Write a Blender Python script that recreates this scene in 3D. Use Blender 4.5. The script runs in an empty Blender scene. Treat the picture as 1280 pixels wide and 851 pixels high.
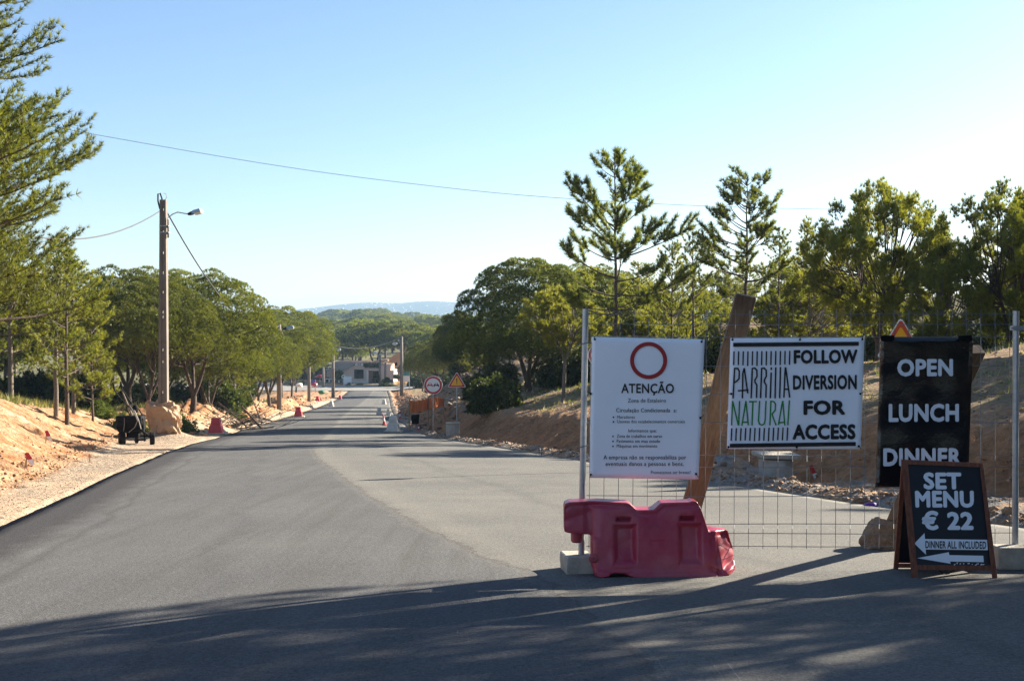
import bpy, bmesh, math, random
import numpy as np
from mathutils import Vector, Matrix, Quaternion

# ---------------------------------------------------------------- camera, sky, sun, exposure
SC = bpy.context.scene
COL = SC.collection
F, CX, CY, H = 1500.0, 640.0, 398.0, 1.6        # focal length and horizon in photo pixels, eye height in metres
cam_d = bpy.data.cameras.new('camera')
cam = bpy.data.objects.new('camera', cam_d)
COL.objects.link(cam)
cam.location = (0, 0, H)
cam.rotation_euler = (math.radians(90), 0, 0)
cam_d.sensor_width = 36.0
cam_d.lens = F / 1280.0 * 36.0
cam_d.shift_y = -(425.5 - CY) / 1280.0
cam_d.clip_start = 0.05
cam_d.clip_end = 20000
SC.camera = cam

SUN_EL = math.radians(23.5)
SUN_AZ = math.atan2(.82, .57)                    # clockwise from +Y
sdir = Vector((math.sin(SUN_AZ) * math.cos(SUN_EL), math.cos(SUN_AZ) * math.cos(SUN_EL), math.sin(SUN_EL)))
W = bpy.data.worlds.new('World')
SC.world = W
W.use_nodes = True
wn, wl = W.node_tree.nodes, W.node_tree.links
wn.clear()
sky = wn.new('ShaderNodeTexSky')
sky.sky_type = 'NISHITA'
sky.sun_disc = False
sky.sun_elevation = SUN_EL
sky.sun_rotation = SUN_AZ
sky.altitude = 60
sky.air_density = 1.0
sky.dust_density = 0.6
sky.ozone_density = 3.0
bg = wn.new('ShaderNodeBackground')
bg.inputs['Strength'].default_value = 0.05
wo = wn.new('ShaderNodeOutputWorld')
tn = wn.new('ShaderNodeVectorMath'); tn.operation = 'MULTIPLY'; tn.inputs[1].default_value = (.95, .97, 1.03)
wl.new(sky.outputs[0], tn.inputs[0])
# a faint low bank of cloud above the hills
wtc = wn.new('ShaderNodeTexCoord'); wmp = wn.new('ShaderNodeMapping'); wmp.inputs['Scale'].default_value = (7, 7, 70)
wno = wn.new('ShaderNodeTexNoise'); wno.inputs['Scale'].default_value = 1.3; wno.inputs['Detail'].default_value = 6
wl.new(wtc.outputs['Generated'], wmp.inputs[0]); wl.new(wmp.outputs[0], wno.inputs[0])
wse = wn.new('ShaderNodeSeparateXYZ'); wl.new(wtc.outputs['Generated'], wse.inputs[0])
def wmr(v, a_, b_, c_, d_):
    r_ = wn.new('ShaderNodeMapRange'); wl.new(v, r_.inputs[0])
    for i_, k_ in enumerate((a_, b_, c_, d_)): r_.inputs[i_ + 1].default_value = k_
    return r_.outputs[0]
wm1 = wn.new('ShaderNodeMath'); wm1.operation = 'MULTIPLY'; wl.new(wmr(wno.outputs[0], .45, .62, 0, 1), wm1.inputs[0]); wl.new(wmr(wse.outputs[2], .010, .030, 1, 0), wm1.inputs[1])
wmx = wn.new('ShaderNodeMix'); wmx.data_type = 'RGBA'; wmx.blend_type = 'MULTIPLY'; wl.new(wm1.outputs[0], wmx.inputs[0]); wl.new(tn.outputs[0], wmx.inputs[6]); wmx.inputs[7].default_value = (.86, .84, .87, 1)
wl.new(wmx.outputs[2], bg.inputs[0])
wl.new(bg.outputs[0], wo.inputs[0])

sun_d = bpy.data.lights.new('sun', 'SUN')
sun_d.energy = 5.0
sun_d.angle = math.radians(0.55)
sun_d.color = (1.0, 0.89, 0.74)
sun = bpy.data.objects.new('sun', sun_d)
COL.objects.link(sun)
sun.location = (30, 20, 40)
sun.rotation_euler = sdir.to_track_quat('Z', 'Y').to_euler()

SC.view_settings.view_transform = 'Standard'
SC.view_settings.look = 'None'
SC.view_settings.gamma = 1.0
SC.view_settings.exposure = 2.0
SC.cycles.use_denoising = True
SC.cycles.denoising_prefilter = 'NONE'
SC.cycles.use_adaptive_sampling = False
SC.cycles.max_bounces = 6
SC.cycles.transparent_max_bounces = 6
SC.cycles.volume_bounces = 0

# ---------------------------------------------------------------- helpers
def P(px, py, Y):
    """world point seen at photo pixel (px, py) at distance Y"""
    return Vector(((px - CX) * Y / F, Y, H - (py - CY) * Y / F))

def plane(a, bx=0.0, bz=0.0):
    """world plane Y = a + bx*X + bz*Z, addressed by photo pixels"""
    def f(px, py, off=0.0):
        u, v = (px - CX) / F, (py - CY) / F
        Y = (a + bz * H) / (1 - bx * u + bz * v) - off
        return Vector((u * Y, Y, H - v * Y))
    return f

def tag(o, label=None, cat=None, group=None, kind=None):
    if label: o['label'] = label
    if cat: o['category'] = cat
    if group: o['group'] = group
    if kind: o['kind'] = kind
    return o

def link(name, me, parent=None, loc=None):
    o = bpy.data.objects.new(name, me)
    COL.objects.link(o)
    if parent is not None: o.parent = parent
    if loc is not None: o.location = loc
    return o

def thing(name, label, cat, loc=(0, 0, 0), rz=0, group=None):
    o = bpy.data.objects.new(name, None)
    COL.objects.link(o)
    o.location = loc
    o.rotation_euler = (0, 0, rz)
    o.empty_display_size = .2
    return tag(o, label, cat, group)

def np_mesh(name, V, FC, mat=None, smooth=False, col=None):
    """V (n,3); FC (m,3) or (m,4); col (n,3) -> vertex colour 'Col'"""
    V = np.asarray(V, dtype=np.float32); FC = np.asarray(FC, dtype=np.int32)
    me = bpy.data.meshes.new(name)
    n, k = len(FC), FC.shape[1]
    me.vertices.add(len(V)); me.vertices.foreach_set('co', V.ravel())
    me.loops.add(n * k); me.loops.foreach_set('vertex_index', FC.ravel())
    me.polygons.add(n)
    me.polygons.foreach_set('loop_start', np.arange(0, n * k, k, dtype=np.int32))
    me.polygons.foreach_set('loop_total', np.full(n, k, dtype=np.int32))
    me.update(calc_edges=True)
    if smooth: me.polygons.foreach_set('use_smooth', np.ones(n, dtype=bool))
    if col is not None:
        a = me.color_attributes.new('Col', 'FLOAT_COLOR', 'POINT')
        c = np.ones((len(V), 4), dtype=np.float32); c[:, :3] = col
        a.data.foreach_set('color', c.ravel())
    if mat: me.materials.append(mat)
    return me

class MB:
    """collects shapes into one mesh"""
    def __init__(s): s.v = []; s.f = []; s.mi = []
    def add(s, vs, fs, m=0):
        b = len(s.v)
        s.v += [tuple(v) for v in vs]
        s.f += [tuple(b + i for i in f) for f in fs]
        s.mi += [m] * len(fs)
        return s
    def box(s, c, sz, R=None, m=0, taper=1.0):
        x, y, z = sz[0] / 2, sz[1] / 2, sz[2] / 2
        vs = [Vector((sx * x * (taper if sz_ > 0 else 1), sy * y * (taper if sz_ > 0 else 1), sz_ * z)) for sz_ in (-1, 1) for sy in (-1, 1) for sx in (-1, 1)]
        if R is not None: vs = [R @ v for v in vs]
        c = Vector(c)
        return s.add([v + c for v in vs], [(0, 2, 3, 1), (4, 5, 7, 6), (0, 1, 5, 4), (2, 6, 7, 3), (0, 4, 6, 2), (1, 3, 7, 5)], m)
    def beam(s, p, q, w, d, up=(0, 0, 1), m=0):
        """box bar from p to q; w across, d deep"""
        p, q = Vector(p), Vector(q); z = (q - p).normalized(); up = Vector(up)
        x = z.cross(up)
        if x.length < 1e-3: x = z.cross(Vector((0, 1, 0)))
        x.normalize(); y = x.cross(z).normalized()
        vs = [a + x * sx * w / 2 + y * sy * d / 2 for a in (p, q) for sy in (-1, 1) for sx in (-1, 1)]
        return s.add(vs, [(0, 2, 3, 1), (4, 5, 7, 6), (0, 1, 5, 4), (2, 6, 7, 3), (0, 4, 6, 2), (1, 3, 7, 5)], m)
    def tube(s, pts, r, n=8, m=0, cap=True):
        pts = [Vector(p) for p in pts]
        rs = r if hasattr(r, '__len__') else [r] * len(pts)
        ref = None; rings = []
        for i, p in enumerate(pts):
            t = (pts[min(i + 1, len(pts) - 1)] - pts[max(i - 1, 0)])
            if t.length < 1e-9: t = Vector((0, 0, 1))
            t.normalize()
            if ref is None:
                ref = Vector((0, 0, 1)) if abs(t.z) < .9 else Vector((1, 0, 0))
            x = (ref - t * ref.dot(t))
            if x.length < 1e-4: x = t.orthogonal()
            x.normalize(); ref = x; y = t.cross(x)
            rings.append([p + (x * math.cos(2 * math.pi * k / n) + y * math.sin(2 * math.pi * k / n)) * rs[i] for k in range(n)])
        vs = [v for rg in rings for v in rg]
        fs = [(i * n + k, i * n + (k + 1) % n, (i + 1) * n + (k + 1) % n, (i + 1) * n + k) for i in range(len(pts) - 1) for k in range(n)]
        if cap: fs += [tuple(range(n - 1, -1, -1)), tuple((len(pts) - 1) * n + k for k in range(n))]
        return s.add(vs, fs, m)
    def lathe(s, c, prof, n=20, m=0, R=None):
        """prof: list of (r, z)"""
        c = Vector(c)
        vs = []
        for r, z in prof:
            for k in range(n):
                v = Vector((r * math.cos(2 * math.pi * k / n), r * math.sin(2 * math.pi * k / n), z))
                vs.append((R @ v if R is not None else v) + c)
        fs = [(i * n + k, i * n + (k + 1) % n, (i + 1) * n + (k + 1) % n, (i + 1) * n + k) for i in range(len(prof) - 1) for k in range(n)]
        fs += [tuple(range(n - 1, -1, -1)), tuple((len(prof) - 1) * n + k for k in range(n))]
        return s.add(vs, fs, m)
    def slab(s, poly, off, m=0):
        """extrude polygon (list of Vector) by vector off"""
        n = len(poly); off = Vector(off)
        vs = [Vector(p) for p in poly] + [Vector(p) + off for p in poly]
        fs = [tuple(range(n)), tuple(range(2 * n - 1, n - 1, -1))] + [(i, i + n, (i + 1) % n + n, (i + 1) % n) for i in range(n)]
        return s.add(vs, fs, m)
    def mesh(s, name, mats, smooth=False, bevel=0):
        me = bpy.data.meshes.new(name)
        me.from_pydata(s.v, [], s.f)
        if not isinstance(mats, (list, tuple)): mats = [mats]
        for m in mats: me.materials.append(m)
        for p, i in zip(me.polygons, s.mi): p.material_index = i
        bm = bmesh.new(); bm.from_mesh(me)
        bmesh.ops.recalc_face_normals(bm, faces=bm.faces)
        if bevel:
            bmesh.ops.bevel(bm, geom=[e for e in bm.edges if e.is_manifold and e.calc_face_angle(0) > .6], offset=bevel, segments=2, affect='EDGES', profile=.5)
        bm.to_mesh(me); bm.free()
        if smooth:
            for p in me.polygons: p.use_smooth = True
        me.update()
        return me
    def obj(s, name, mats, parent=None, loc=None, smooth=False, bevel=0):
        """points are world coordinates; kept in the parent's frame"""
        me = s.mesh(name, mats, smooth, bevel)
        o = link(name, me, parent)
        if parent is not None:
            me.transform(parent.matrix_basis.inverted())
        elif loc is not None:
            me.transform(Matrix.Translation(-Vector(loc))); o.location = loc
        return o

# noise
def _hash(i, j, seed):
    n = (i.astype(np.int64) * 374761393 + j.astype(np.int64) * 668265263 + seed * 1442695041) & 0x7fffffff
    n = ((n ^ (n >> 13)) * 1274126177) & 0x7fffffff
    n = (n ^ (n >> 16)) & 0x7fffffff
    return (n % 100003) / 100003.0
def vnoise(x, y, seed=0):
    x = np.asarray(x, float); y = np.asarray(y, float)
    i, j = np.floor(x), np.floor(y); fx, fy = x - i, y - j
    fx = fx * fx * (3 - 2 * fx); fy = fy * fy * (3 - 2 * fy)
    a, b = _hash(i, j, seed), _hash(i + 1, j, seed); c, d = _hash(i, j + 1, seed), _hash(i + 1, j + 1, seed)
    return (a + (b - a) * fx) * (1 - fy) + (c + (d - c) * fx) * fy
def fbm(x, y, seed=0, o=4):
    s = 0; a = .5; t = 0
    for k in range(o):
        s = s + a * (vnoise(x, y, seed + k * 17) * 2 - 1); t += a; a *= .5; x = x * 2.03 + 11.3; y = y * 2.03 + 7.7
    return s / t

# ---------------------------------------------------------------- materials
def mat(name, col=(.5, .5, .5), rough=.7, metal=0, noise=0, scale=8, bump=0, bscale=40, spec=.5, attr=False, col2=None, bdist=.01, coat=0):
    m = bpy.data.materials.new(name); m.use_nodes = True
    nt = m.node_tree; N, L = nt.nodes, nt.links
    b = N['Principled BSDF']
    b.inputs['Roughness'].default_value = rough
    b.inputs['Metallic'].default_value = metal
    b.inputs['Specular IOR Level'].default_value = spec
    b.inputs['Coat Weight'].default_value = coat
    tc = N.new('ShaderNodeTexCoord')
    if attr:
        a = N.new('ShaderNodeAttribute'); a.attribute_name = 'Col'; src = a.outputs['Color']
    else:
        a = N.new('ShaderNodeRGB'); a.outputs[0].default_value = (*col, 1); src = a.outputs[0]
    if noise or col2:
        t = N.new('ShaderNodeTexNoise'); t.inputs['Scale'].default_value = scale; t.inputs['Detail'].default_value = 6; t.inputs['Roughness'].default_value = .65
        L.new(tc.outputs['Object'], t.inputs['Vector'])
        if col2:
            r = N.new('ShaderNodeMapRange'); r.inputs[1].default_value = .4; r.inputs[2].default_value = .62
            L.new(t.outputs[0], r.inputs[0])
            mx = N.new('ShaderNodeMix'); mx.data_type = 'RGBA'; L.new(r.outputs[0], mx.inputs[0]); L.new(src, mx.inputs[6]); mx.inputs[7].default_value = (*col2, 1)
            src = mx.outputs[2]
        if noise:
            r = N.new('ShaderNodeMapRange'); r.inputs[1].default_value = .25; r.inputs[2].default_value = .75; r.inputs[3].default_value = 1 - noise; r.inputs[4].default_value = 1 + noise
            L.new(t.outputs[0], r.inputs[0])
            mx = N.new('ShaderNodeVectorMath'); mx.operation = 'SCALE'; L.new(src, mx.inputs[0]); L.new(r.outputs[0], mx.inputs['Scale'])
            src = mx.outputs[0]
    L.new(src, b.inputs['Base Color'])
    if bump:
        t = N.new('ShaderNodeTexNoise'); t.inputs['Scale'].default_value = bscale; t.inputs['Detail'].default_value = 9; t.inputs['Roughness'].default_value = .62
        L.new(tc.outputs['Object'], t.inputs['Vector'])
        bp = N.new('ShaderNodeBump'); bp.inputs['Strength'].default_value = bump; bp.inputs['Distance'].default_value = bdist
        L.new(t.outputs[0], bp.inputs['Height']); L.new(bp.outputs[0], b.inputs['Normal'])
    return m

def foliage_mat(name, trans=.3, tint=(1, 1, 1)):
    m = bpy.data.materials.new(name); m.use_nodes = True
    N, L = m.node_tree.nodes, m.node_tree.links
    b = N['Principled BSDF']; b.inputs['Roughness'].default_value = .5; b.inputs['Specular IOR Level'].default_value = .35
    a = N.new('ShaderNodeAttribute'); a.attribute_name = 'Col'
    oi = N.new('ShaderNodeObjectInfo')
    r = N.new('ShaderNodeMapRange'); r.inputs[3].default_value = .8; r.inputs[4].default_value = 1.2
    L.new(oi.outputs['Random'], r.inputs[0])
    s = N.new('ShaderNodeVectorMath'); s.operation = 'SCALE'; L.new(a.outputs['Color'], s.inputs[0]); L.new(r.outputs[0], s.inputs['Scale'])
    t = N.new('ShaderNodeVectorMath'); t.operation = 'MULTIPLY'; L.new(s.outputs[0], t.inputs[0]); t.inputs[1].default_value = tint
    tl = N.new('ShaderNodeBsdfTranslucent')
    t2 = N.new('ShaderNodeVectorMath'); t2.operation = 'MULTIPLY'; L.new(t.outputs[0], t2.inputs[0]); t2.inputs[1].default_value = (1.5, 1.45, .5)
    L.new(t.outputs[0], b.inputs['Base Color']); L.new(t2.outputs[0], tl.inputs['Color'])
    mx = N.new('ShaderNodeMixShader'); mx.inputs[0].default_value = trans
    L.new(b.outputs[0], mx.inputs[1]); L.new(tl.outputs[0], mx.inputs[2]); L.new(mx.outputs[0], N['Material Output'].inputs[0])
    return m

M = {}
M['needles'] = foliage_mat('needles', .44, (1.18, 1.12, 1.0))
M['denseneedles'] = foliage_mat('denseneedles', .28, (1.2, 1.15, 1.0))
M['leaf'] = foliage_mat('leaf', .35)
M['grassblade'] = foliage_mat('grassblade', .3)
M['bark'] = mat('bark', (.085, .062, .046), .95, noise=.5, scale=14, bump=.8, bscale=30, bdist=.03)
M['barkpale'] = mat('barkpale', (.15, .125, .10), .95, noise=.45, scale=12, bump=.7, bscale=30, bdist=.03)
M['soil'] = mat('soil', rough=.95, attr=True, noise=.45, scale=7, bump=1.0, bscale=9, bdist=.10, spec=.12)
M['rock'] = mat('rock', (.30, .21, .13), .9, noise=.5, scale=9, bump=1, bscale=16, bdist=.04, col2=(.16, .11, .075))
M['stone'] = mat('stone', rough=.95, attr=True, noise=.3, scale=20, bump=.5, bscale=30, spec=.15)
M['concrete'] = mat('concrete', (.36, .33, .28), .85, noise=.25, scale=6, bump=.4, bscale=60, bdist=.005)
M['blockcon'] = mat('blockcon', (.40, .36, .28), .9, noise=.3, scale=9, bump=.8, bscale=50, bdist=.01)
M['poleconc'] = mat('poleconc', (.17, .145, .12), .9, noise=.25, scale=3, bump=.3, bscale=40)
M['galv'] = mat('galv', (.36, .40, .43), .42, .75, noise=.2, scale=20)
M['wire'] = mat('wire', (.17, .19, .20), .7, .3)
M['signwhite'] = mat('signwhite', (.90, .92, .95), .45, noise=.04, scale=1.7)
M['ink'] = mat('ink', (.012, .012, .014), .45)
M['inkgreen'] = mat('inkgreen', (.015, .22, .035), .45)
M['signred'] = mat('signred', (.36, .022, .02), .5)
M['redface'] = mat('redface', (.50, .03, .03), .4)
M['white'] = mat('white', (.78, .77, .74), .5, noise=.05)
M['redorange'] = mat('redorange', (.55, .075, .02), .45)
M['yellow'] = mat('yellow', (.85, .40, .015), .4)
M['vinyl'] = mat('vinyl', (.010, .010, .011), .13, noise=.2, scale=3, bump=.35, bscale=2.2, bdist=.05, spec=.6)
M['plastic'] = mat('plastic', (.42, .028, .066), .36, noise=.3, scale=3.2, bump=.2, bscale=90, bdist=.003, col2=(.33, .06, .08))
M['plasticfar'] = mat('plasticfar', (.55, .045, .06), .5, noise=.15)
M['plasticwhite'] = mat('plasticwhite', (.66, .62, .52), .6, noise=.15, scale=6)
M['woodred'] = mat('woodred', (.17, .05, .022), .6, noise=.4, scale=12, bump=.4, bscale=50)
M['plank'] = None
M['black'] = mat('black', (.005, .005, .005), .7, spec=.12, noise=.3)
M['rubber'] = mat('rubber', (.010, .0095, .009), .9, spec=.15)
M['steel'] = mat('steel', (.30, .30, .30), .4, .8)
M['boardblack'] = mat('boardblack', (.008, .011, .018), .35, noise=.2)
M['orange'] = mat('orange', (1.0, .33, .09), .7, noise=.2, scale=6)
M['stucco'] = mat('stucco', (.64, .48, .40), .9, noise=.1, scale=2)
M['stuccowhite'] = mat('stuccowhite', (.72, .70, .66), .9, noise=.08)
M['tile'] = mat('tile', (.50, .30, .20), .9, noise=.3, scale=6)
M['tilegrey'] = mat('tilegrey', (.30, .29, .28), .9, noise=.2, scale=6)
M['glass'] = mat('glass', (.03, .04, .05), .1)
M['blue'] = mat('blue', (.05, .06, .35), .4)
M['signgreen'] = mat('signgreen', (.01, .15, .06), .4)
M['teal'] = mat('teal', (.05, .25, .25), .4)
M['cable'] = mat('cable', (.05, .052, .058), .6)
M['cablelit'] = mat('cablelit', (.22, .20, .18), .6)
M['lampglass'] = mat('lampglass', (.70, .66, .50), .25)
M['lampgrey'] = mat('lampgrey', (.30, .34, .38), .35, .5)

def wood_mat(name, c1, c2, sc=(1, 1, 1)):
    m = bpy.data.materials.new(name); m.use_nodes = True
    N, L = m.node_tree.nodes, m.node_tree.links; b = N['Principled BSDF']; b.inputs['Roughness'].default_value = .75
    tc = N.new('ShaderNodeTexCoord'); mp = N.new('ShaderNodeMapping'); mp.inputs['Scale'].default_value = sc
    t = N.new('ShaderNodeTexNoise'); t.inputs['Scale'].default_value = 6; t.inputs['Detail'].default_value = 8; t.inputs['Roughness'].default_value = .7
    L.new(tc.outputs['Object'], mp.inputs[0]); L.new(mp.outputs[0], t.inputs[0])
    r = N.new('ShaderNodeValToRGB'); r.color_ramp.elements[0].position = .35; r.color_ramp.elements[1].position = .7
    r.color_ramp.elements[0].color = (*c1, 1); r.color_ramp.elements[1].color = (*c2, 1)
    L.new(t.outputs[0], r.inputs[0]); L.new(r.outputs[0], b.inputs['Base Color'])
    bp = N.new('ShaderNodeBump'); bp.inputs['Strength'].default_value = .4; bp.inputs['Distance'].default_value = .004; L.new(t.outputs[0], bp.inputs['Height']); L.new(bp.outputs[0], b.inputs['Normal'])
    return m
M['plank'] = wood_mat('plank', (.085, .05, .028), (.19, .125, .07), (9, 9, 1))
M['woodlight'] = wood_mat('woodlight', (.28, .19, .11), (.42, .31, .20), (6, 6, 1))
M['woodred'] = wood_mat('woodred', (.11, .03, .014), (.25, .085, .04), (8, 8, 1))

# ---------------------------------------------------------------- terrain
_yz = np.array([-60, -30, 0, 5, 10, 13, 20, 30, 40, 55, 80, 105, 154, 187, 220, 300, 600, 1500, 3000, 9000.])
_zz = np.array([1.2, .9, .0, -.2, -.45, -.66, -1.15, -1.85, -2.6, -3.8, -5.4, -6.9, -9.7, -10.9, -11.4, -11.6, -11, -16, -30, -60.])
_yl = np.array([-60, -5, 0, 5, 13, 18, 39, 65, 102, 158, 190, 212, 300, 9000.])
_xl = np.array([-5., -3.8, -3.9, -4.4, -5.5, -6.6, -10.7, -14.7, -19.0, -25, -27.2, -29, -36, -36.])
_yr = np.array([-60, -5, 0, 5, 10, 13.3, 15.5, 20.7, 27, 35, 45, 60, 84, 118, 183, 215, 300, 9000.])
_xr = np.array([22, 14, 11, 8.4, 6.5, 5.4, 4.65, 3.26, 1.7, 0, -2.2, -4.9, -7.8, -11.8, -18.7, -22.5, -28, -28.])
_fy = np.concatenate([np.arange(-60, 260, .25), np.arange(260, 9000, 20)])
def _smooth(yk, xk, w):
    f = np.interp(_fy, yk, xk); g = f.copy()
    ww = np.maximum(.5, w * np.clip(np.abs(_fy) / 20, .3, 1.5))
    for k in (-1, -.75, -.5, -.25, .25, .5, .75, 1): g += np.interp(_fy + k * ww, yk, xk)
    return g / 9
_zf, _lf, _rf = _smooth(_yz, _zz, 6), _smooth(_yl, _xl, 5), _smooth(_yr, _xr, 5)
zr = lambda y: np.interp(y, _fy, _zf)
eL = lambda y: np.interp(y, _fy, _lf)
eR = lambda y: np.interp(y, _fy, _rf)
def shL(y): return np.interp(y, [0, 14, 25, 40, 50, 60, 80], [.9, .9, 1.3, 2.5, 2.8, 2.2, 1.0])
def shR(y): return np.interp(y, [10, 24, 30, 60, 90], [2.9, 2.6, 1.2, .8, 1.0])
def relL(x, y):
    d = eL(y) - x
    sh = shL(y)
    HL = np.interp(y, [-30, 10, 35, 44, 60, 80, 120, 200, 260], [1.5, 1.6, 1.75, 1.45, .9, .6, .5, .2, 0])
    t = np.clip((d - sh) / 3.8, 0, 1)
    r = HL * (t ** 1.5) * (1.5 - .5 * t) + np.clip(d - sh - 3.8, 0, 40) * .03 * np.clip((260 - y) / 100, 0, 1)
    return r, d, sh, t
def relR(x, y):
    d = x - eR(y); s = shR(y)
    r = np.interp(d - s, [0, .3, 1.8, 2.3, 7.5, 20, 60], [0, .12, .98, 1.1, 2.2, 3.3, 5.0])
    berm = .12 * np.exp(-((d - .45) / .25) ** 2) - .10 * np.exp(-((d - 1.1) / .35) ** 2)
    k = 1 + 1.25 * np.exp(-((y - 96) / 20) ** 2) * np.clip((d - 1) / 4, 0, 1)
    k = k * np.interp(y, [140, 190, 230, 400], [1, .5, .1, 0.05])
    r = r * k + berm * (d > 0)
    r = r + .42 * np.exp(-(((x - 3.85) / .75) ** 2 + ((y - 23.0) / .9) ** 2)) - .30 * np.exp(-(((x - 4.95) / .65) ** 2 + ((y - 21.7) / .9) ** 2)) * (d > .7)
    return r, d, s
def hgt(x, y, fine=False):
    x = np.asarray(x, float); y = np.asarray(y, float)
    rl, dl, sl, tl = relL(x, y); rr, dr, sr = relR(x, y)
    rl = rl + .45 * np.exp(-((x + 13.35) / 1.1) ** 2 - ((y - 46.2) / 1.0) ** 2)
    z = zr(y) + np.where(dl > 0, rl, 0) + np.where(dr > 0, rr, 0)
    inside = (dl <= 0) & (dr <= 0)
    off = np.clip(np.maximum(dl, dr), 0, None)
    z = z + fbm(x * .12, y * .12, 5) * .5 * np.clip((off - 4) / 8, 0, 1)
    z = z + fbm(x * .01, y * .01, 9) * 2.0 * np.clip((off - 60) / 200, 0, 1)
    if fine:
        bank = np.exp(-((tl - .5) / .45) ** 2) * (dl > 0)
        q = y * 1.0 + (dl) * .55
        fur = (np.abs(vnoise(q * 3.1, dl * .25, 3) - .5) + .6 * np.abs(vnoise(q * 7.3, dl * .5, 4) - .5))
        z = z - fur * .34 * bank * (tl > 0)
        z = z + fbm(x * 1.7, y * 1.7, 21, 5) * .15 * np.clip((dl - sl * .7) / .6, 0, 1)
        toe = np.exp(-((dl - sl - .3) / .45) ** 2)
        z = z + toe * .13 * np.clip(fbm(x * 3, y * 2.2, 31, 4) + .25, 0, 1)
        z = z + np.where(dl > 0, 1, 0) * fbm(x * 6, y * 6, 51, 3) * .012
        # spoil heaps, left beyond 55 m
        hp = np.clip((y - 52) / 12, 0, 1) * np.clip((190 - y) / 20, 0, 1) * np.exp(-((dl - 3.2) / 2.4) ** 2) * (dl > .4)
        z = z + hp * (.75 + 1.3 * fbm(x * .5, y * .22, 61, 5))
        # right side
        bR = np.clip((dr - .15) / .4, 0, 1)
        qq = y * 1.0 - dr * 1.3
        fr = np.abs(vnoise(qq * 2.2, dr * .3, 6) - .5) + .6 * np.abs(vnoise(qq * 5.9, dr * .6, 7) - .5)
        bk = np.exp(-((dr - sr - 1.1) / 1.0) ** 2) * (dr > 0)
        z = z - fr * .36 * bk
        rid = lambda k, s_: 1 - 2 * np.abs(vnoise(x * k, y * k, s_) * 2 - 1)
        z = z + (fbm(x * 1.6, y * 1.6, 71, 5) * .10 + (rid(2.7, 72) * .5 + rid(5.3, 73) * .3) * .045) * bR * np.clip(1.6 - dr / 18, .6, 1)
        z = z + bR * fbm(x * 6, y * 6, 81, 3) * .035
        top = np.exp(-((dr - sr - 2.1) / .5) ** 2) * (dr > 0)
        z = z + top * .16 * np.clip(fbm(x * 1.2, y * 1.2, 91, 4) + .3, 0, 1)
    z = np.where(inside, z - .06, z)
    z = z - .06 * np.clip(1 - off / .12, 0, 1) * (~inside)
    return z
def gz(x, y): return float(hgt(np.array([x]), np.array([y]), True)[0])
def G(px, py, lo=3.0, hi=400.0):
    """ground point under a photo pixel (first hit of the smooth ground)"""
    Y = np.geomspace(lo, hi, 3000)
    X = (px - CX) * Y / F; Z = H - (py - CY) * Y / F
    g = hgt(X, Y); i = np.argmax(Z <= g)
    return Vector((X[i], Y[i], g[i]))

rows = np.concatenate([np.arange(-40, 4, 1.0), np.arange(4, 9, .12), np.geomspace(9, 60, 330), np.geomspace(61, 300, 150), np.geomspace(310, 8000, 46)])
def side_cols():
    return np.concatenate([[.0, .03, .12], np.arange(.2, 7.5, .11), np.geomspace(7.6, 40, 85), np.geomspace(45, 4500, 22)])
sc_ = side_cols()
NR = len(rows)
Lx = eL(rows)[:, None] - sc_[None, ::-1]
Rx = eR(rows)[:, None] + sc_[None, :]
mid = eL(rows)[:, None] + (eR(rows) - eL(rows))[:, None] * np.linspace(0, 1, 8)[None, 1:-1]
GX = np.concatenate([Lx, mid, Rx], axis=1)
GY = np.repeat(rows[:, None], GX.shape[1], axis=1)
GZ = hgt(GX, GY, True)
def grid_faces(nr, nc):
    a = np.arange(nr - 1)[:, None] * nc + np.arange(nc - 1)[None, :]
    a = a.ravel()
    return np.stack([a, a + 1, a + nc + 1, a + nc], 1)
def mixc(a, b, t): return a + (b - a) * t[..., None]
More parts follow.
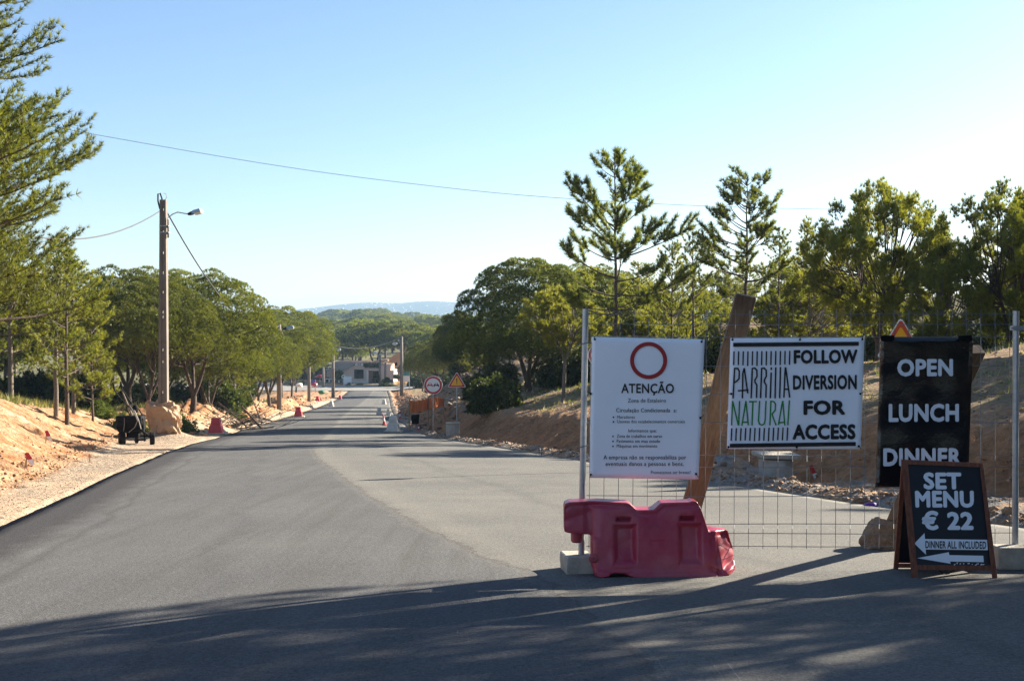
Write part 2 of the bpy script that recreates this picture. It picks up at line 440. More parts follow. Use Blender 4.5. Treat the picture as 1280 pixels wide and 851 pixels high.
def ground_colour(X, Y):
    rl, dl, sl, tl = relL(X, Y); rr, dr, sr = relR(X, Y)
    A = lambda *c: np.array(c, float)
    sand, clay, pale = A(.35, .225, .13), A(.34, .145, .058), A(.42, .31, .21)
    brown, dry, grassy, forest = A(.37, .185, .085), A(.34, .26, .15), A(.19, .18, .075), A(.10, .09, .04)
    grav = A(.30, .24, .175); greyg = A(.25, .23, .20)
    n1 = fbm(X * .8, Y * .8, 101, 5); n2 = fbm(X * 3.3, Y * 3.3, 111, 4); n3 = fbm(X * .25, Y * .25, 121, 4)
    ss = lambda v, a, b: np.clip((v - a) / (b - a), 0, 1)
    # left
    q = Y + dl * .55
    streak = vnoise(q * 2.4, dl * .3, 8)
    cl = mixc(np.broadcast_to(sand, X.shape + (3,)), clay, ss(n1 + .7 * n2 + (streak - .5) * 1.4, -.25, .5))
    furrow_shade = vnoise(q * 7.5, dl * .5, 18)
    cl = mixc(cl, clay * .62, ss(furrow_shade + n2 * .5, .60, .85) * .75 * (dl > 0) * ss(tl, .02, .2))  # dark lines painted in for furrow shade the sun-facing bank lacks
    cl = mixc(cl, pale, ss(streak + n2 * .6, .62, .95))
    cl = mixc(cl, clay * .8, ss(n2 + n1, .25, .7) * .7)
    cl = mixc(np.broadcast_to(mixc(np.broadcast_to(grav, X.shape + (3,)), pale, ss(n1, -.3, .3)), X.shape + (3,)), cl, ss(dl - sl + n2 * .25, -.25, .15))
    g = ss(dl - sl - 3.7 + n1 * 1.6, 0, 1.4) * np.clip((150 - Y) / 40, 0, 1)
    cl = mixc(cl, mixc(np.broadcast_to(dry, X.shape + (3,)), grassy, ss(n1 + n3, -.2, .4)), g)
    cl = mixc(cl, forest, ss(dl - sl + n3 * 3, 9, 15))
    # right
    cr = mixc(np.broadcast_to(brown, X.shape + (3,)), clay, ss(n1 + n2, 0, .7) * .6)
    cr = mixc(cr, brown * .62, ss(n2 - n1, .1, .6) * .7)
    lip = np.exp(-((dr - sr - 2.2 + n1 * .3) / .45) ** 2)
    cr = mixc(cr, sand, lip * .9)  # paler band painted along the bank top for its sunlit edge
    up = mixc(np.broadcast_to(A(.28, .19, .115), X.shape + (3,)), A(.16, .12, .07), ss(n1 + .5 * n2, -.3, .3))
    up = mixc(up, sand, ss(n1 - n3 * .3, .15, .5) * .8)
    up = mixc(up, grassy * 1.1, ss(n2 + n3, .2, .5) * .55)
    cr = mixc(cr, up, ss(dr - sr + n1 * .5, 2.2, 3.0))
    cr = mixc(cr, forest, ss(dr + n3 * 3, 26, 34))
    rub = mixc(np.broadcast_to(greyg, X.shape + (3,)), sand, ss(n2 + n1 * .5, -.1, .35))
    cr = mixc(rub, cr, ss(dr - sr + n2 * .3, -.5, .1))
    c = np.where((dl > 0)[..., None], cl, cr)
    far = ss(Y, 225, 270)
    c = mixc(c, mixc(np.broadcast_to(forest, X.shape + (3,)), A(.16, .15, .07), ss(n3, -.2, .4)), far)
    return np.clip(c, .01, 1)
V = np.stack([GX, GY, GZ], -1).reshape(-1, 3)
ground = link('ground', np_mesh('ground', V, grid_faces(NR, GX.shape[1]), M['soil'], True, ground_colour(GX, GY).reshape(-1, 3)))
tag(ground, kind='structure')

# road sheet, with distances to its left edge and to the seam of the two asphalt layers
rrow = rows[(rows < 232)]
xb_y = np.array([-40, 4.5, 6.2, 7.4, 9.25, 10.4, 13, 19.2, 29, 36, 52, 90, 143, 240])
xb_x = np.array([3, 1.0, .66, .49, .2, -.28, -1.04, -2.56, -4.7, -6.0, -8.1, -13, -19, -27.])
ncol = 46
tt = np.linspace(0, 1, ncol)
edgeN = fbm(rrow * .9, rrow * 0 + 3, 7, 3) * .05
RXm = (eL(rrow) + edgeN)[:, None] * (1 - tt) + (eR(rrow) - edgeN)[:, None] * tt
RYm = np.repeat(rrow[:, None], ncol, 1)
RZm = zr(RYm) + .012 * fbm(RXm * .5, RYm * .5, 2)
crown = .05 * (1 - (2 * tt - 1) ** 2)
RZm = RZm + crown[None, :]
nV = RXm.size
V = np.stack([RXm, RYm, RZm], -1).reshape(-1, 3)
FC = grid_faces(len(rrow), ncol)
# side skirts
vl = V.reshape(len(rrow), ncol, 3)[:, 0].copy(); vl[:, 2] -= .25; vr = V.reshape(len(rrow), ncol, 3)[:, -1].copy(); vr[:, 2] -= .25
iL = np.arange(len(rrow)) * ncol; iR = iL + ncol - 1
jl = nV + np.arange(len(rrow)); jr = jl + len(rrow)
FC = np.concatenate([FC, np.stack([iL[:-1], iL[1:], jl[1:], jl[:-1]], 1), np.stack([iR[1:], iR[:-1], jr[:-1], jr[1:]], 1)])
V = np.concatenate([V, vl, vr])
sdl = np.concatenate([(RXm - eL(RYm)).ravel(), np.zeros(len(rrow)), np.full(len(rrow), 9.)])
sdb = (RXm - np.interp(RYm, xb_y, xb_x)).ravel(); sdb = np.concatenate([sdb, np.full(len(rrow), -4.), np.full(len(rrow), 4.)])

def road_material():
    m = bpy.data.materials.new('asphalt'); m.use_nodes = True
    N, L = m.node_tree.nodes, m.node_tree.links; b = N['Principled BSDF']
    def attr(n):
        a = N.new('ShaderNodeAttribute'); a.attribute_name = n; return a.outputs['Fac']
    def noise(sc, det=5, vec=None, rough=.6):
        t = N.new('ShaderNodeTexNoise'); t.inputs['Scale'].default_value = sc; t.inputs['Detail'].default_value = det; t.inputs['Roughness'].default_value = rough
        L.new(vec or tc.outputs['Object'], t.inputs[0]); return t.outputs[0]
    def mr(v, a, b_, c=0, d=1):
        r = N.new('ShaderNodeMapRange'); L.new(v, r.inputs[0])
        for i, k in enumerate((a, b_, c, d)): r.inputs[i + 1].default_value = k
        return r.outputs[0]
    def mth(op, a, b_):
        r = N.new('ShaderNodeMath'); r.operation = op
        for i, k in enumerate((a, b_)):
            if isinstance(k, (int, float)): r.inputs[i].default_value = k
            else: L.new(k, r.inputs[i])
        return r.outputs[0]
    def mix(f, a, b_):
        r = N.new('ShaderNodeMix'); r.data_type = 'RGBA'
        if isinstance(f, (int, float)): r.inputs[0].default_value = f
        else: L.new(f, r.inputs[0])
        for i, k in ((6, a), (7, b_)):
            if isinstance(k, tuple): r.inputs[i].default_value = (*k, 1)
            else: L.new(k, r.inputs[i])
        return r.outputs[2]
    tc = N.new('ShaderNodeTexCoord')
    big, mid_, fin = noise(.35), noise(2.2), noise(38, 3)
    grit = noise(110, 2)
    seam = mth('ADD', attr('sdb'), mr(mid_, .2, .8, -.12, .12))
    seam = mth('ADD', seam, mr(noise(9, 3), .2, .8, -.05, .05))
    isR = mth('MULTIPLY', mr(seam, -.16, .26), mr(noise(1.1, 4), .25, .6, .72, 1))
    left = mix(mr(big, .35, .65), (.086, .088, .089), (.106, .107, .104))
    # tyre-swept streaks along the road
    mp = N.new('ShaderNodeMapping'); L.new(tc.outputs['Object'], mp.inputs[0]); mp.inputs['Rotation'].default_value = (0, 0, -.27); mp.inputs['Scale'].default_value = (2.6, .10, 1)
    st = noise(1.6, 5, mp.outputs[0], .7)
    left = mix(mr(st, .42, .66, 0, .6), left, (.074, .071, .067))
    right = mix(mr(big, .35, .65), (.146, .144, .130), (.122, .121, .112))
    right = mix(mr(mid_, .5, .75, 0, .5), right, (.168, .158, .134))
    dust = mth('MULTIPLY', mr(mth('ABSOLUTE', seam, 0), .0, .55, 1, 0), isR)
    col = mix(isR, left, right)
    col = mix(mth('MULTIPLY', dust, .6), col, (.20, .187, .155))
    line = mr(mth('ABSOLUTE', seam, 0), .0, .05, .55, 0)
    col = mix(line, col, (.07, .065, .06))
    ed = mth('ADD', attr('sdl'), mr(mid_, .2, .8, -.16, .16))
    col = mix(mr(ed, .55, .95, .9, 0), col, (.040, .040, .042))
    # tyre arc across the left lane
    arc = mth('ABSOLUTE', mth('SUBTRACT', mth('ADD', attr('sdl'), mr(noise(.6), .2, .8, -.15, .15)), 1.05), 0)
    col = mix(mr(arc, .0, .10, .55, 0), col, (.055, .054, .053))
    arc2 = mth('ABSOLUTE', mth('SUBTRACT', mth('ADD', attr('sdl'), mr(noise(.35), .2, .8, -.5, .5)), 2.6), 0)
    col = mix(mr(arc2, .0, .16, .3, 0), col, (.06, .06, .06))
    arc3 = mth('ABSOLUTE', mth('ADD', attr('sdb'), mr(noise(.3), .2, .8, -2.4, -1.8)), 0)
    col = mix(mr(arc3, .0, .22, .35, 0), col, (.08, .079, .075))
    # fine pale scuffs running diagonally
    mp2 = N.new('ShaderNodeMapping'); L.new(tc.outputs['Object'], mp2.inputs[0]); mp2.inputs['Rotation'].default_value = (0, 0, .62); mp2.inputs['Scale'].default_value = (60, .6, 1)
    sc2 = mr(noise(1, 2, mp2.outputs[0]), .68, .74, 0, .5)
    sc2 = mth('MULTIPLY', sc2, mr(noise(.9, 2), .5, .62))
    sc2 = mth('MULTIPLY', sc2, mr(attr('sdb'), -.5, .5))
    col = mix(sc2, col, (.30, .28, .25))
    v = N.new('ShaderNodeVectorMath'); v.operation = 'SCALE'; L.new(col, v.inputs[0])
    L.new(mth('MULTIPLY', mr(fin, .25, .75, .70, 1.32), mr(grit, .3, .7, .72, 1.3)), v.inputs['Scale'])
    spk = N.new('ShaderNodeTexVoronoi'); spk.inputs['Scale'].default_value = 26; L.new(tc.outputs['Object'], spk.inputs[0])
    col = mix(mr(spk.outputs['Distance'], .04, .09, .55, 0), v.outputs[0], (.34, .32, .28))
    L.new(col, b.inputs['Base Color'])
    b.inputs['Roughness'].default_value = .95; b.inputs['Specular IOR Level'].default_value = .12
    bp = N.new('ShaderNodeBump'); bp.inputs['Strength'].default_value = .55; bp.inputs['Distance'].default_value = .008
    L.new(mth('ADD', fin, mth('ADD', grit, mth('MULTIPLY', line, 1.0))), bp.inputs['Height']); L.new(bp.outputs[0], b.inputs['Normal'])
    return m
M['asphalt'] = road_material()
rme = np_mesh('road', V, FC, M['asphalt'], True)
for nme, arr in (('sdl', sdl), ('sdb', sdb)):
    a = rme.attributes.new(nme, 'FLOAT', 'POINT'); a.data.foreach_set('value', arr.astype(np.float32))
road = tag(link('road', rme), kind='structure')

# crossing road at the foot of the hill
yy = np.linspace(213, 232, 12); xx = np.linspace(-75, -14, 60)
XX, YY = np.meshgrid(xx, yy)
sp = (XX + 30) * .04
V = np.stack([XX, YY + sp, np.maximum(zr(YY), hgt(XX, YY + sp, True)) + .09 + .0 * XX], -1).reshape(-1, 3)
M['oldasphalt'] = mat('oldasphalt', (.21, .20, .18), .9, noise=.15, scale=.6)
tag(link('side_road', np_mesh('side_road', V, grid_faces(12, 60), M['oldasphalt'], True)), kind='structure')

# far hills
def hills(name, y0, x0, x1, prof, seed, col, depth):
    nx, ny = 260, 26
    xs = np.linspace(x0, x1, nx); ys = np.linspace(0, 1, ny)
    X, S = np.meshgrid(xs, ys)
    ridge = np.interp(X / y0 * F + CX, *prof)                    # height of the ridge, metres
    ridge = ridge + fbm(X * .004, S * 0 + 1, seed, 5) * 5
    Yv = y0 + (S - .5) * depth + fbm(X * .003, S, seed + 3) * 60
    Z = -32 + (ridge + 32) * np.sin(np.clip(S * 1.35, 0, 1) * math.pi / 2) * np.where(S > .74, 1 - (S - .74) * 1.2, 1)
    Z = Z + fbm(X * .012, Yv * .012, seed + 5, 4) * 3.0 * S
    n = fbm(X * .02, Yv * .02, seed + 9, 4)
    c = mixc(np.broadcast_to(np.array(col), X.shape + (3,)), np.array((.11, .11, .09)), np.clip(n * 1.4 + .1, 0, 1))
    o = link(name, np_mesh(name, np.stack([X, Yv, Z], -1).reshape(-1, 3), grid_faces(ny, nx), M['soil'], True, c.reshape(-1, 3)))
    return tag(o, kind='structure'), X, Yv, Z
ppx = [-4000, -400, 250, 330, 380, 420, 450, 490, 530, 570, 600, 640, 760, 1500, 4000]
pht = [30, 22, 12, 20, 30, 41, 45, 42, 48, 44, 50, 46, 40, 34, 20]
hl, hX, hY, hZ = hills('hills', 3100, -5200, 5200, (ppx, pht), 401, (.045, .07, .07), 700)
rng = np.random.default_rng(5)
mb = MB()
for k in range(240):
    px = rng.uniform(330, 640); s = rng.beta(1.3, 2.2) * .8
    xq = (px - CX) / F * 3100; fj = float(np.interp(xq, hX[0], np.arange(260))); j = int(min(fj, 258)); fj -= j
    fi = s * 25 * .999; i = int(fi); fi -= i
    bl = lambda A_: (A_[i, j] * (1 - fj) + A_[i, j + 1] * fj) * (1 - fi) + (A_[i + 1, j] * (1 - fj) + A_[i + 1, j + 1] * fj) * fi
    w = rng.uniform(2, 6.5)
    mb.box((xq, bl(hY) - 2, bl(hZ) + .8), (w, 5, rng.uniform(1.5, 3)))
o = mb.obj('distant_houses', M['stuccowhite']); tag(o, 'tiny white houses scattered over the far blue hills', 'houses', kind='stuff')

# ---------------------------------------------------------------- trees
def unit(v):
    return v / np.maximum(np.linalg.norm(v, axis=-1, keepdims=True), 1e-9)
def needles(pos, dirs, rng, n, length, width, spread=.8, base=(.085, .115, .03), var=.35, yellow=.35, perclump=None):
    """n thin leaves around every tuft; returns V, F, C"""
    T = len(pos)
    p = np.repeat(pos, n, 0); d = np.repeat(dirs, n, 0)
    r = rng.normal(size=(T * n, 3))
    q = unit(d + r * spread * .6)
    L_ = length * rng.uniform(.7, 1.15, (T * n, 1))
    side = unit(np.cross(q, rng.normal(size=(T * n, 3)))) * width * .5
    a = p + q * L_ * rng.uniform(0, .12, (T * n, 1))
    V = np.stack([a - side, a + side, p + q * L_], 1).reshape(-1, 3)
    FC = np.arange(T * n * 3).reshape(-1, 3)
    tv = rng.normal(size=T) * .5 + (perclump if perclump is not None else 0)
    tv = np.repeat(tv, n) + rng.normal(size=T * n) * .25
    f = np.clip(1 + var * tv, .45, 1.8)[:, None]
    yl = np.clip(.5 + .5 * tv, 0, 1)[:, None] * yellow
    c = np.array(base)[None] * f * (1 - yl) + np.array((.18, .18, .03))[None] * f * yl
    c = np.repeat(c, 3, 0)
    return V, FC, c
def bez(p, q, bend, n=6):
    p, q, bend = map(np.array, (p, q, bend)); t = np.linspace(0, 1, n)[:, None]
    c = (p + q) / 2 + bend
    return p * (1 - t) ** 2 + 2 * c * t * (1 - t) + q * t * t
def finish(name, V, FC, C, tubes, bark, leafmat='needles'):
    cm = np_mesh(name + '_crown', V, FC, M[leafmat], False, C)
    mb = MB()
    for pts, rs, n in tubes: mb.tube([tuple(p) for p in pts], list(rs), n, cap=False)
    tm = mb.mesh(name + '_trunk', M[bark], True)
    return tm, cm

def clump_tree(name, seed, R, hb, ht, nclump, cr, tufts, nper, nl, nw, shape='dome', forks=3, trunk_r=.2, limbs=26, base=(.085, .115, .03), yellow=.35,
               under=.2, bark='bark', lean=.3, fork_h=.35, up=.6, spread=.8, flat=0., leafmat='needles'):
    """crown of foliage clumps on limbs. R radius, hb/ht underside and top height"""
    rng = np.random.default_rng(seed)
    cl = []
    tries = 0
    while len(cl) < nclump and tries < nclump * 60:
        tries += 1
        if shape == 'dome':
            th = rng.uniform(0, 2 * np.pi)
            if rng.uniform() < under:
                rr = R * np.sqrt(rng.uniform(.02, .9)); z = hb + (ht - hb) * (.05 + .20 * rng.uniform()) + (R - rr) * .12
            else:
                ph = math.acos(rng.uniform(0.0, 1)); s = rng.uniform(.92, 1.0)
                s = s if rng.uniform() < .75 else rng.uniform(.55, .86); rr = R * math.sin(ph) ** .85 * s; z = hb + (ht - hb) * (.12 + .88 * math.cos(ph) * s)
            wob = 1 + .08 * math.sin(3 * th + seed) + .05 * math.sin(5 * th + 2 * seed)
            c = np.array([rr * wob * math.cos(th), rr * wob * math.sin(th), z])
            r = cr * rng.uniform(.75, 1.3)
        else:
            d = unit(rng.normal(size=3)); s = rng.uniform(.25, 1) ** .45
            wob = 1 + .22 * vnoise(d[0] * 2 + 5, d[1] * 2 + d[2] * 2, seed)
            c = np.array([d[0] * R * s * wob, d[1] * R * s * wob, (hb + ht) / 2 + d[2] * (ht - hb) / 2 * s * wob])
            if shape == 'open':
                k = (c[2] - hb) / (ht - hb); c[:2] *= .55 + .65 * math.sin(max(0.05, min(1, k)) * math.pi) ** .6
            r = cr * rng.uniform(.65, 1.4)
        if all(np.linalg.norm((c - o[0]) / np.array([1, 1, .8])) > .5 * (r + o[1]) * (1 - flat) for o in cl): cl.append((c, r))
    ctr = np.array([0, 0, hb + (ht - hb) * .25])
    P_, D_, K_ = [], [], []
    for c, r in cl:
        m = max(4, int(tufts * (r / cr) ** 2))
        d = unit(rng.normal(size=(m, 3)) * .8 + unit(c - ctr) * .45 + np.array([0, 0, .45]))
        pp = c + d * r * rng.uniform(.75, 1.0, (m, 1)) ** .5 * np.array([1.05, 1.05, .85])
        if shape == 'open':
            d = unit(rng.normal(size=(m, 3))); pp = c + d * r * rng.uniform(.2, 1.0, (m, 1)) * np.array([.85, .85, 1.1])
        P_.append(pp); D_.append(unit(d * (1 - up) + np.array([0, 0, up]) + unit(c - ctr) * .2)); K_.append(np.full(m, rng.normal() * .45))
    pos, dr = np.concatenate(P_), np.concatenate(D_)
    V, FC, C = needles(pos, dr, rng, nper, nl, nw, spread, base, .3, yellow, np.concatenate(K_))
    tubes = []
    a0 = rng.uniform(0, 6.28)
    lx = np.array([math.cos(a0), math.sin(a0), 0]) * lean
    fz = hb * fork_h if forks > 1 else hb
    base_p = np.array([0, 0, -.3]); fork_p = np.array([0, 0, fz]) + lx * .4
    tubes.append((bez(base_p, fork_p, lx * .15), np.linspace(trunk_r * 1.25, trunk_r, 6), 9))
    heads = []
    for k in range(forks):
        a = a0 + k * 6.283 / forks + rng.uniform(-.5, .5); off = (R * .28 if forks > 1 else .05 * R)
        q = np.array([math.cos(a) * off, math.sin(a) * off, hb + (ht - hb) * rng.uniform(.25, .5)])
        path = bez(fork_p, q, np.array([math.cos(a), math.sin(a), 0]) * off * .25 + rng.normal(size=3) * .08, 8)
        r0 = trunk_r * (.75 if forks > 1 else .95)
        tubes.append((path, np.linspace(r0, r0 * .4, 8), 7)); heads.append((path, r0))
    idx = rng.permutation(len(cl))[:limbs]
    for i in idx:
        c, r = cl[i]
        best = min(heads, key=lambda h: np.linalg.norm(h[0][-1][:2] - c[:2]) + rng.uniform(0, R * .3))
        j = rng.integers(3, 8); s = best[0][j]
        pth = bez(s, c, np.array([0, 0, -.12 * np.linalg.norm(c - s)]) + rng.normal(size=3) * .12, 6)
        r0 = best[1] * (.42 - .02 * j)
        tubes.append((pth, np.linspace(r0, .015 + cr * .015, 6), 5))
    return finish(name, V, FC, C, tubes, bark, leafmat)

def whorl_tree(name, seed, h, z0, Lmax, per=(4, 6), gap=.5, nper=14, nl=.16, nw=.016, trunk_r=.11, dense=1.0, base=(.06, .085, .03), yellow=.2,
               taper=.75, bark='bark', start=.42, rise=.35, skip=.0, droop=0., lowbare=0):
    """straight pine with whorls of branches, foliage along their outer ends"""
    rng = np.random.default_rng(seed)
    nz = 12; zs = np.linspace(-.3, h, nz)
    wob = np.cumsum(rng.normal(size=(nz, 2)) * .035 * h / 9, 0); wob[0] = 0
    trunk = np.stack([wob[:, 0], wob[:, 1], zs], 1)
    tubes = [(trunk, trunk_r * (1 - .88 * np.linspace(0, 1, nz) ** 1.1), 8)]
    tp = lambda z: np.array([np.interp(z, zs, wob[:, 0]), np.interp(z, zs, wob[:, 1]), z])
    P_, D_ = [], []
    def tufts_along(path, t0, ds):
        seg = np.linalg.norm(np.diff(path, axis=0), axis=1); tot = seg.sum()
        if tot < .02: return
        n = max(2, int(tot * (1 - t0) / ds)); tt_ = np.linspace(t0, 1, n)
        cum = np.concatenate([[0], np.cumsum(seg)]) / tot
        pp = np.stack([np.interp(tt_, cum, path[:, i]) for i in range(3)], 1)
        dd = unit(np.gradient(pp, axis=0)) if n > 1 else unit(path[-1:] - path[:1])
        P_.append(pp + rng.normal(size=pp.shape) * .02); D_.append(unit(dd + np.array([0, 0, .35])))
    z = z0; prev = rng.uniform(0, 6.28)
    while z < h - .15:
        k = (z - z0) / (h - z0)
        L0 = Lmax * (1 - k) ** taper * (min(1, .62 + k * 1.6))
        nb = rng.integers(per[0], per[1] + 1); prev += 1.1
        for b in range(nb):
            if rng.uniform() < skip: continue
            a = prev + b * 6.283 / nb + rng.uniform(-.35, .35); L_ = max(.22, L0 * rng.uniform(.5, 1.1) * min(1.08, .62 + .7 * float(vnoise(math.cos(a) * 1.5 + z * .5, math.sin(a) * 1.5, seed))))
            el = rise * (.4 + k * 1.6) + rng.uniform(-.12, .12) - droop * (1 - k)
            o = np.array([math.cos(a), math.sin(a), 0])
            s = tp(z + rng.uniform(-.16, .16)); e = s + o * L_ * math.cos(el) + np.array([0, 0, L_ * math.sin(el) + .10 * L_])
            pth = bez(s, e, np.array([0, 0, -.16 * L_]) + rng.normal(size=3) * .05 * L_, 7)
            r0 = min(trunk_r * .4, .012 + L_ * .011)
            tubes.append((pth, np.linspace(r0, .006, 7), 5))
            bare = z < z0 + lowbare and rng.uniform() < .7
            if bare: continue
            tufts_along(pth, .72, .09 / dense)
            ns = max(2, int(L_ * 4.2 * dense * (1 - start)))
            for j in range(ns):
                t = start + (1 - start) * (j + rng.uniform(0, .8)) / ns; t = min(t, .97)
                i = int(t * 6); f = t * 6 - i; q = pth[i] * (1 - f) + pth[min(6, i + 1)] * f
                sl = (L_ * .36 * (1.15 - t) + .18) * rng.uniform(.7, 1.3)
                sa = a + rng.choice([-1, 1]) * rng.uniform(.35, 1.1)
                e2 = q + np.array([math.cos(sa), math.sin(sa), rng.uniform(.3, 1.2)]) * sl
                p2 = bez(q, e2, np.array([0, 0, -.06 * sl]), 5)
                tubes.append((p2, np.linspace(.009, .004, 5), 3))
                tufts_along(p2, .3, .085 / dense)
        z += gap * rng.uniform(.75, 1.25) * (1 - .45 * k)
    # leader
    tufts_along(np.stack([tp(h - .5), tp(h - .2), tp(h)]), .2, .07)
    pos, dr = np.concatenate(P_), np.concatenate(D_)
    V, FC, C = needles(pos, dr, rng, nper, nl, nw, .85, base, .3, yellow)
    return finish(name, V, FC, C, tubes, bark)

def bush_mesh(name, seed, R, h, n, nl, nw, base, yellow=.4, leafmat='leaf', up=.4):
    rng = np.random.default_rng(seed)
    cl = rng.normal(size=(14, 3)); cl = unit(cl) * rng.uniform(.2, .72, (14, 1)); cl[:, 2] = np.abs(cl[:, 2])
    c = cl[rng.integers(0, 14, n)] * np.array([R, R, h])
    d = unit(rng.normal(size=(n, 3))); pos = c + d * np.array([R, R, h]) * .34 * rng.uniform(.3, 1, (n, 1)); pos[:, 2] = np.abs(pos[:, 2]) + .04
    V, FC, C = needles(pos, unit(d + np.array([0, 0, up])), rng, 7, nl, nw, 1.0, base, .35, yellow)
    mb = MB()
    for k in range(9):
        q = cl[k] * np.array([R, R, h]) * .9
        mb.tube([tuple(p) for p in bez((0, 0, -.1), q, rng.normal(size=3) * .1 * R, 5)], list(np.linspace(.035, .01, 5)), 5)
    tm = mb.mesh(name + '_stems', M['bark'], True)
    return tm, np_mesh(name + '_foliage', V, FC, M[leafmat], False, C)

DARK, MIDG, LITE = (.055, .085, .020), (.095, .130, .026), (.135, .160, .036)
T = {}
T['stone1'] = clump_tree('stone_pine', 11, 4.2, 3.1, 7.4, 200, .68, 105, 10, .15, .026, forks=3, trunk_r=.16, limbs=40, base=(.075, .105, .022), yellow=.5, under=.2, flat=.15, leafmat='denseneedles')
T['stone2'] = clump_tree('stone_pine', 12, 3.6, 2.9, 6.6, 165, .62, 105, 10, .15, .026, forks=4, trunk_r=.12, limbs=36, base=(.085, .115, .022), yellow=.5, under=.2, flat=.15, leafmat='denseneedles')
T['stoneround'] = clump_tree('stone_pine', 13, 3.7, 1.5, 7.2, 300, .64, 100, 9, .16, .030, forks=3, trunk_r=.2, limbs=30, base=(.065, .095, .022), yellow=.4, under=.25, flat=.45, leafmat='denseneedles')
T['far1'] = clump_tree('stone_pine', 21, 4.4, 4.6, 7.6, 80, .85, 60, 6, .30, .10, forks=2, trunk_r=.2, limbs=12, base=DARK, yellow=.45, under=.1)
T['far2'] = clump_tree('stone_pine', 22, 3.6, 4.2, 8.2, 80, .82, 60, 6, .30, .10, forks=1, trunk_r=.2, limbs=12, base=MIDG, yellow=.4, under=.1)
T['far3'] = clump_tree('maritime_pine', 23, 2.6, 3.2, 9.0, 60, .85, 40, 6, .38, .11, shape='open', forks=1, trunk_r=.18, limbs=14, base=MIDG, yellow=.3)
T['round1'] = clump_tree('aleppo_pine', 31, 2.5, 1.2, 5.7, 165, .35, 42, 14, .20, .024, shape='open', forks=3, trunk_r=.10, limbs=110, base=LITE, yellow=.4, up=.8, fork_h=.55, spread=.75, under=0)
T['round2'] = clump_tree('aleppo_pine', 32, 2.8, .9, 6.2, 180, .38, 42, 14, .21, .026, shape='open', forks=3, trunk_r=.12, limbs=110, base=(.115, .145, .03), yellow=.4, up=.8, fork_h=.6, spread=.75)
T['round3'] = clump_tree('aleppo_pine', 33, 1.9, .9, 4.6, 110, .30, 36, 14, .19, .026, shape='open', forks=2, trunk_r=.07, limbs=80, base=LITE, yellow=.6, up=.7, fork_h=.7, bark='barkpale')
T['round4'] = clump_tree('aleppo_pine', 34, 1.6, 2.1, 4.6, 60, .28, 34, 14, .18, .024, shape='open', forks=2, trunk_r=.07, limbs=60, base=(.16, .18, .05), yellow=.5, up=.7, fork_h=.8, bark='barkpale')
T['tall1'] = whorl_tree('maritime_pine', 41, 8.6, 3.0, 4.4, per=(4, 5), gap=.70, trunk_r=.10, dense=1.25, nl=.25, nw=.026, nper=28, skip=.08, lowbare=.9, base=(.075, .105, .03), yellow=.35, taper=.78, start=.45)
T['tall2'] = whorl_tree('maritime_pine', 49, 7.6, 3.0, 2.7, per=(5, 6), gap=.50, trunk_r=.09, dense=1.2, nl=.23, nw=.024, nper=24, skip=.15, base=(.075, .105, .028), yellow=.35, taper=.5)
T['young1'] = whorl_tree('maritime_pine', 43, 6.0, 1.0, 2.5, per=(4, 6), gap=.48, trunk_r=.07, dense=1.15, nl=.20, nw=.028, nper=22, base=LITE, yellow=.45, skip=.1)
T['young2'] = whorl_tree('maritime_pine', 44, 7.2, 1.6, 2.4, per=(4, 5), gap=.55, trunk_r=.10, dense=.9, nl=.20, nw=.028, nper=22, base=MIDG, yellow=.45, skip=.15, start=.3)
T['wood1'] = whorl_tree('maritime_pine', 45, 8.6, 2.4, 3.1, per=(4, 5), gap=.6, trunk_r=.13, dense=.9, nl=.22, nw=.03, nper=22, base=LITE, yellow=.5, skip=.1, start=.28, bark='barkpale')
T['big'] = whorl_tree('maritime_pine', 48, 12.5, 1.4, 6.9, per=(5, 7), gap=.44, trunk_r=.2, dense=1.1, nl=.165, nw=.0145, nper=22, base=(.075, .10, .027), yellow=.35, start=.25, rise=.04, taper=.85, skip=.12)
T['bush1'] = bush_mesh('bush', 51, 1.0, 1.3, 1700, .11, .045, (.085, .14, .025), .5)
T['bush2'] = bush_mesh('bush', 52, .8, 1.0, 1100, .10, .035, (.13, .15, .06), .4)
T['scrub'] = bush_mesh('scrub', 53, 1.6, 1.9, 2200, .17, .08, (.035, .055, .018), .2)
T['hedge'] = bush_mesh('bush', 54, 1.7, 1.3, 2200, .15, .10, (.10, .13, .05), .3)

tree_log = []
def tree(kind, X, Y, s=1.0, rz=0.0, label='', group=None, name=None, cat='tree', sz=None, dz=0.0):
    tm, cm = T[kind]
    o = thing(name or tm.name.rsplit('_', 1)[0].split('.')[0], label, cat, (X, Y, gz(X, Y) - .03 + dz), rz, group)
    o.scale = (s, s, sz or s)
    bushy = cat != 'tree'
    link('stems' if bushy else 'trunk', tm, o)
    c = link('foliage' if bushy else 'crown', cm, o)
    tree_log.append(o)
    return o
def tree_px(kind, px, py_top, Y, h0, rz, label, group=None, name=None, cat='tree', w=1.0, rooted=None):
    """tree at distance Y whose trunk stands on the ray of column px and whose top reaches row py_top"""
    X = (px - CX) * Y / F; base = gz(X, Y) - .03; top = H - (py_top - CY) * Y / F
    s = (top - base) / h0
    return tree(kind, X, Y, s * w, rz, label, group, name, cat, sz=s)

gR, gL_, gV = 'pines of the wood right of the road', 'pines of the wood left of the road', 'pines in the valley'
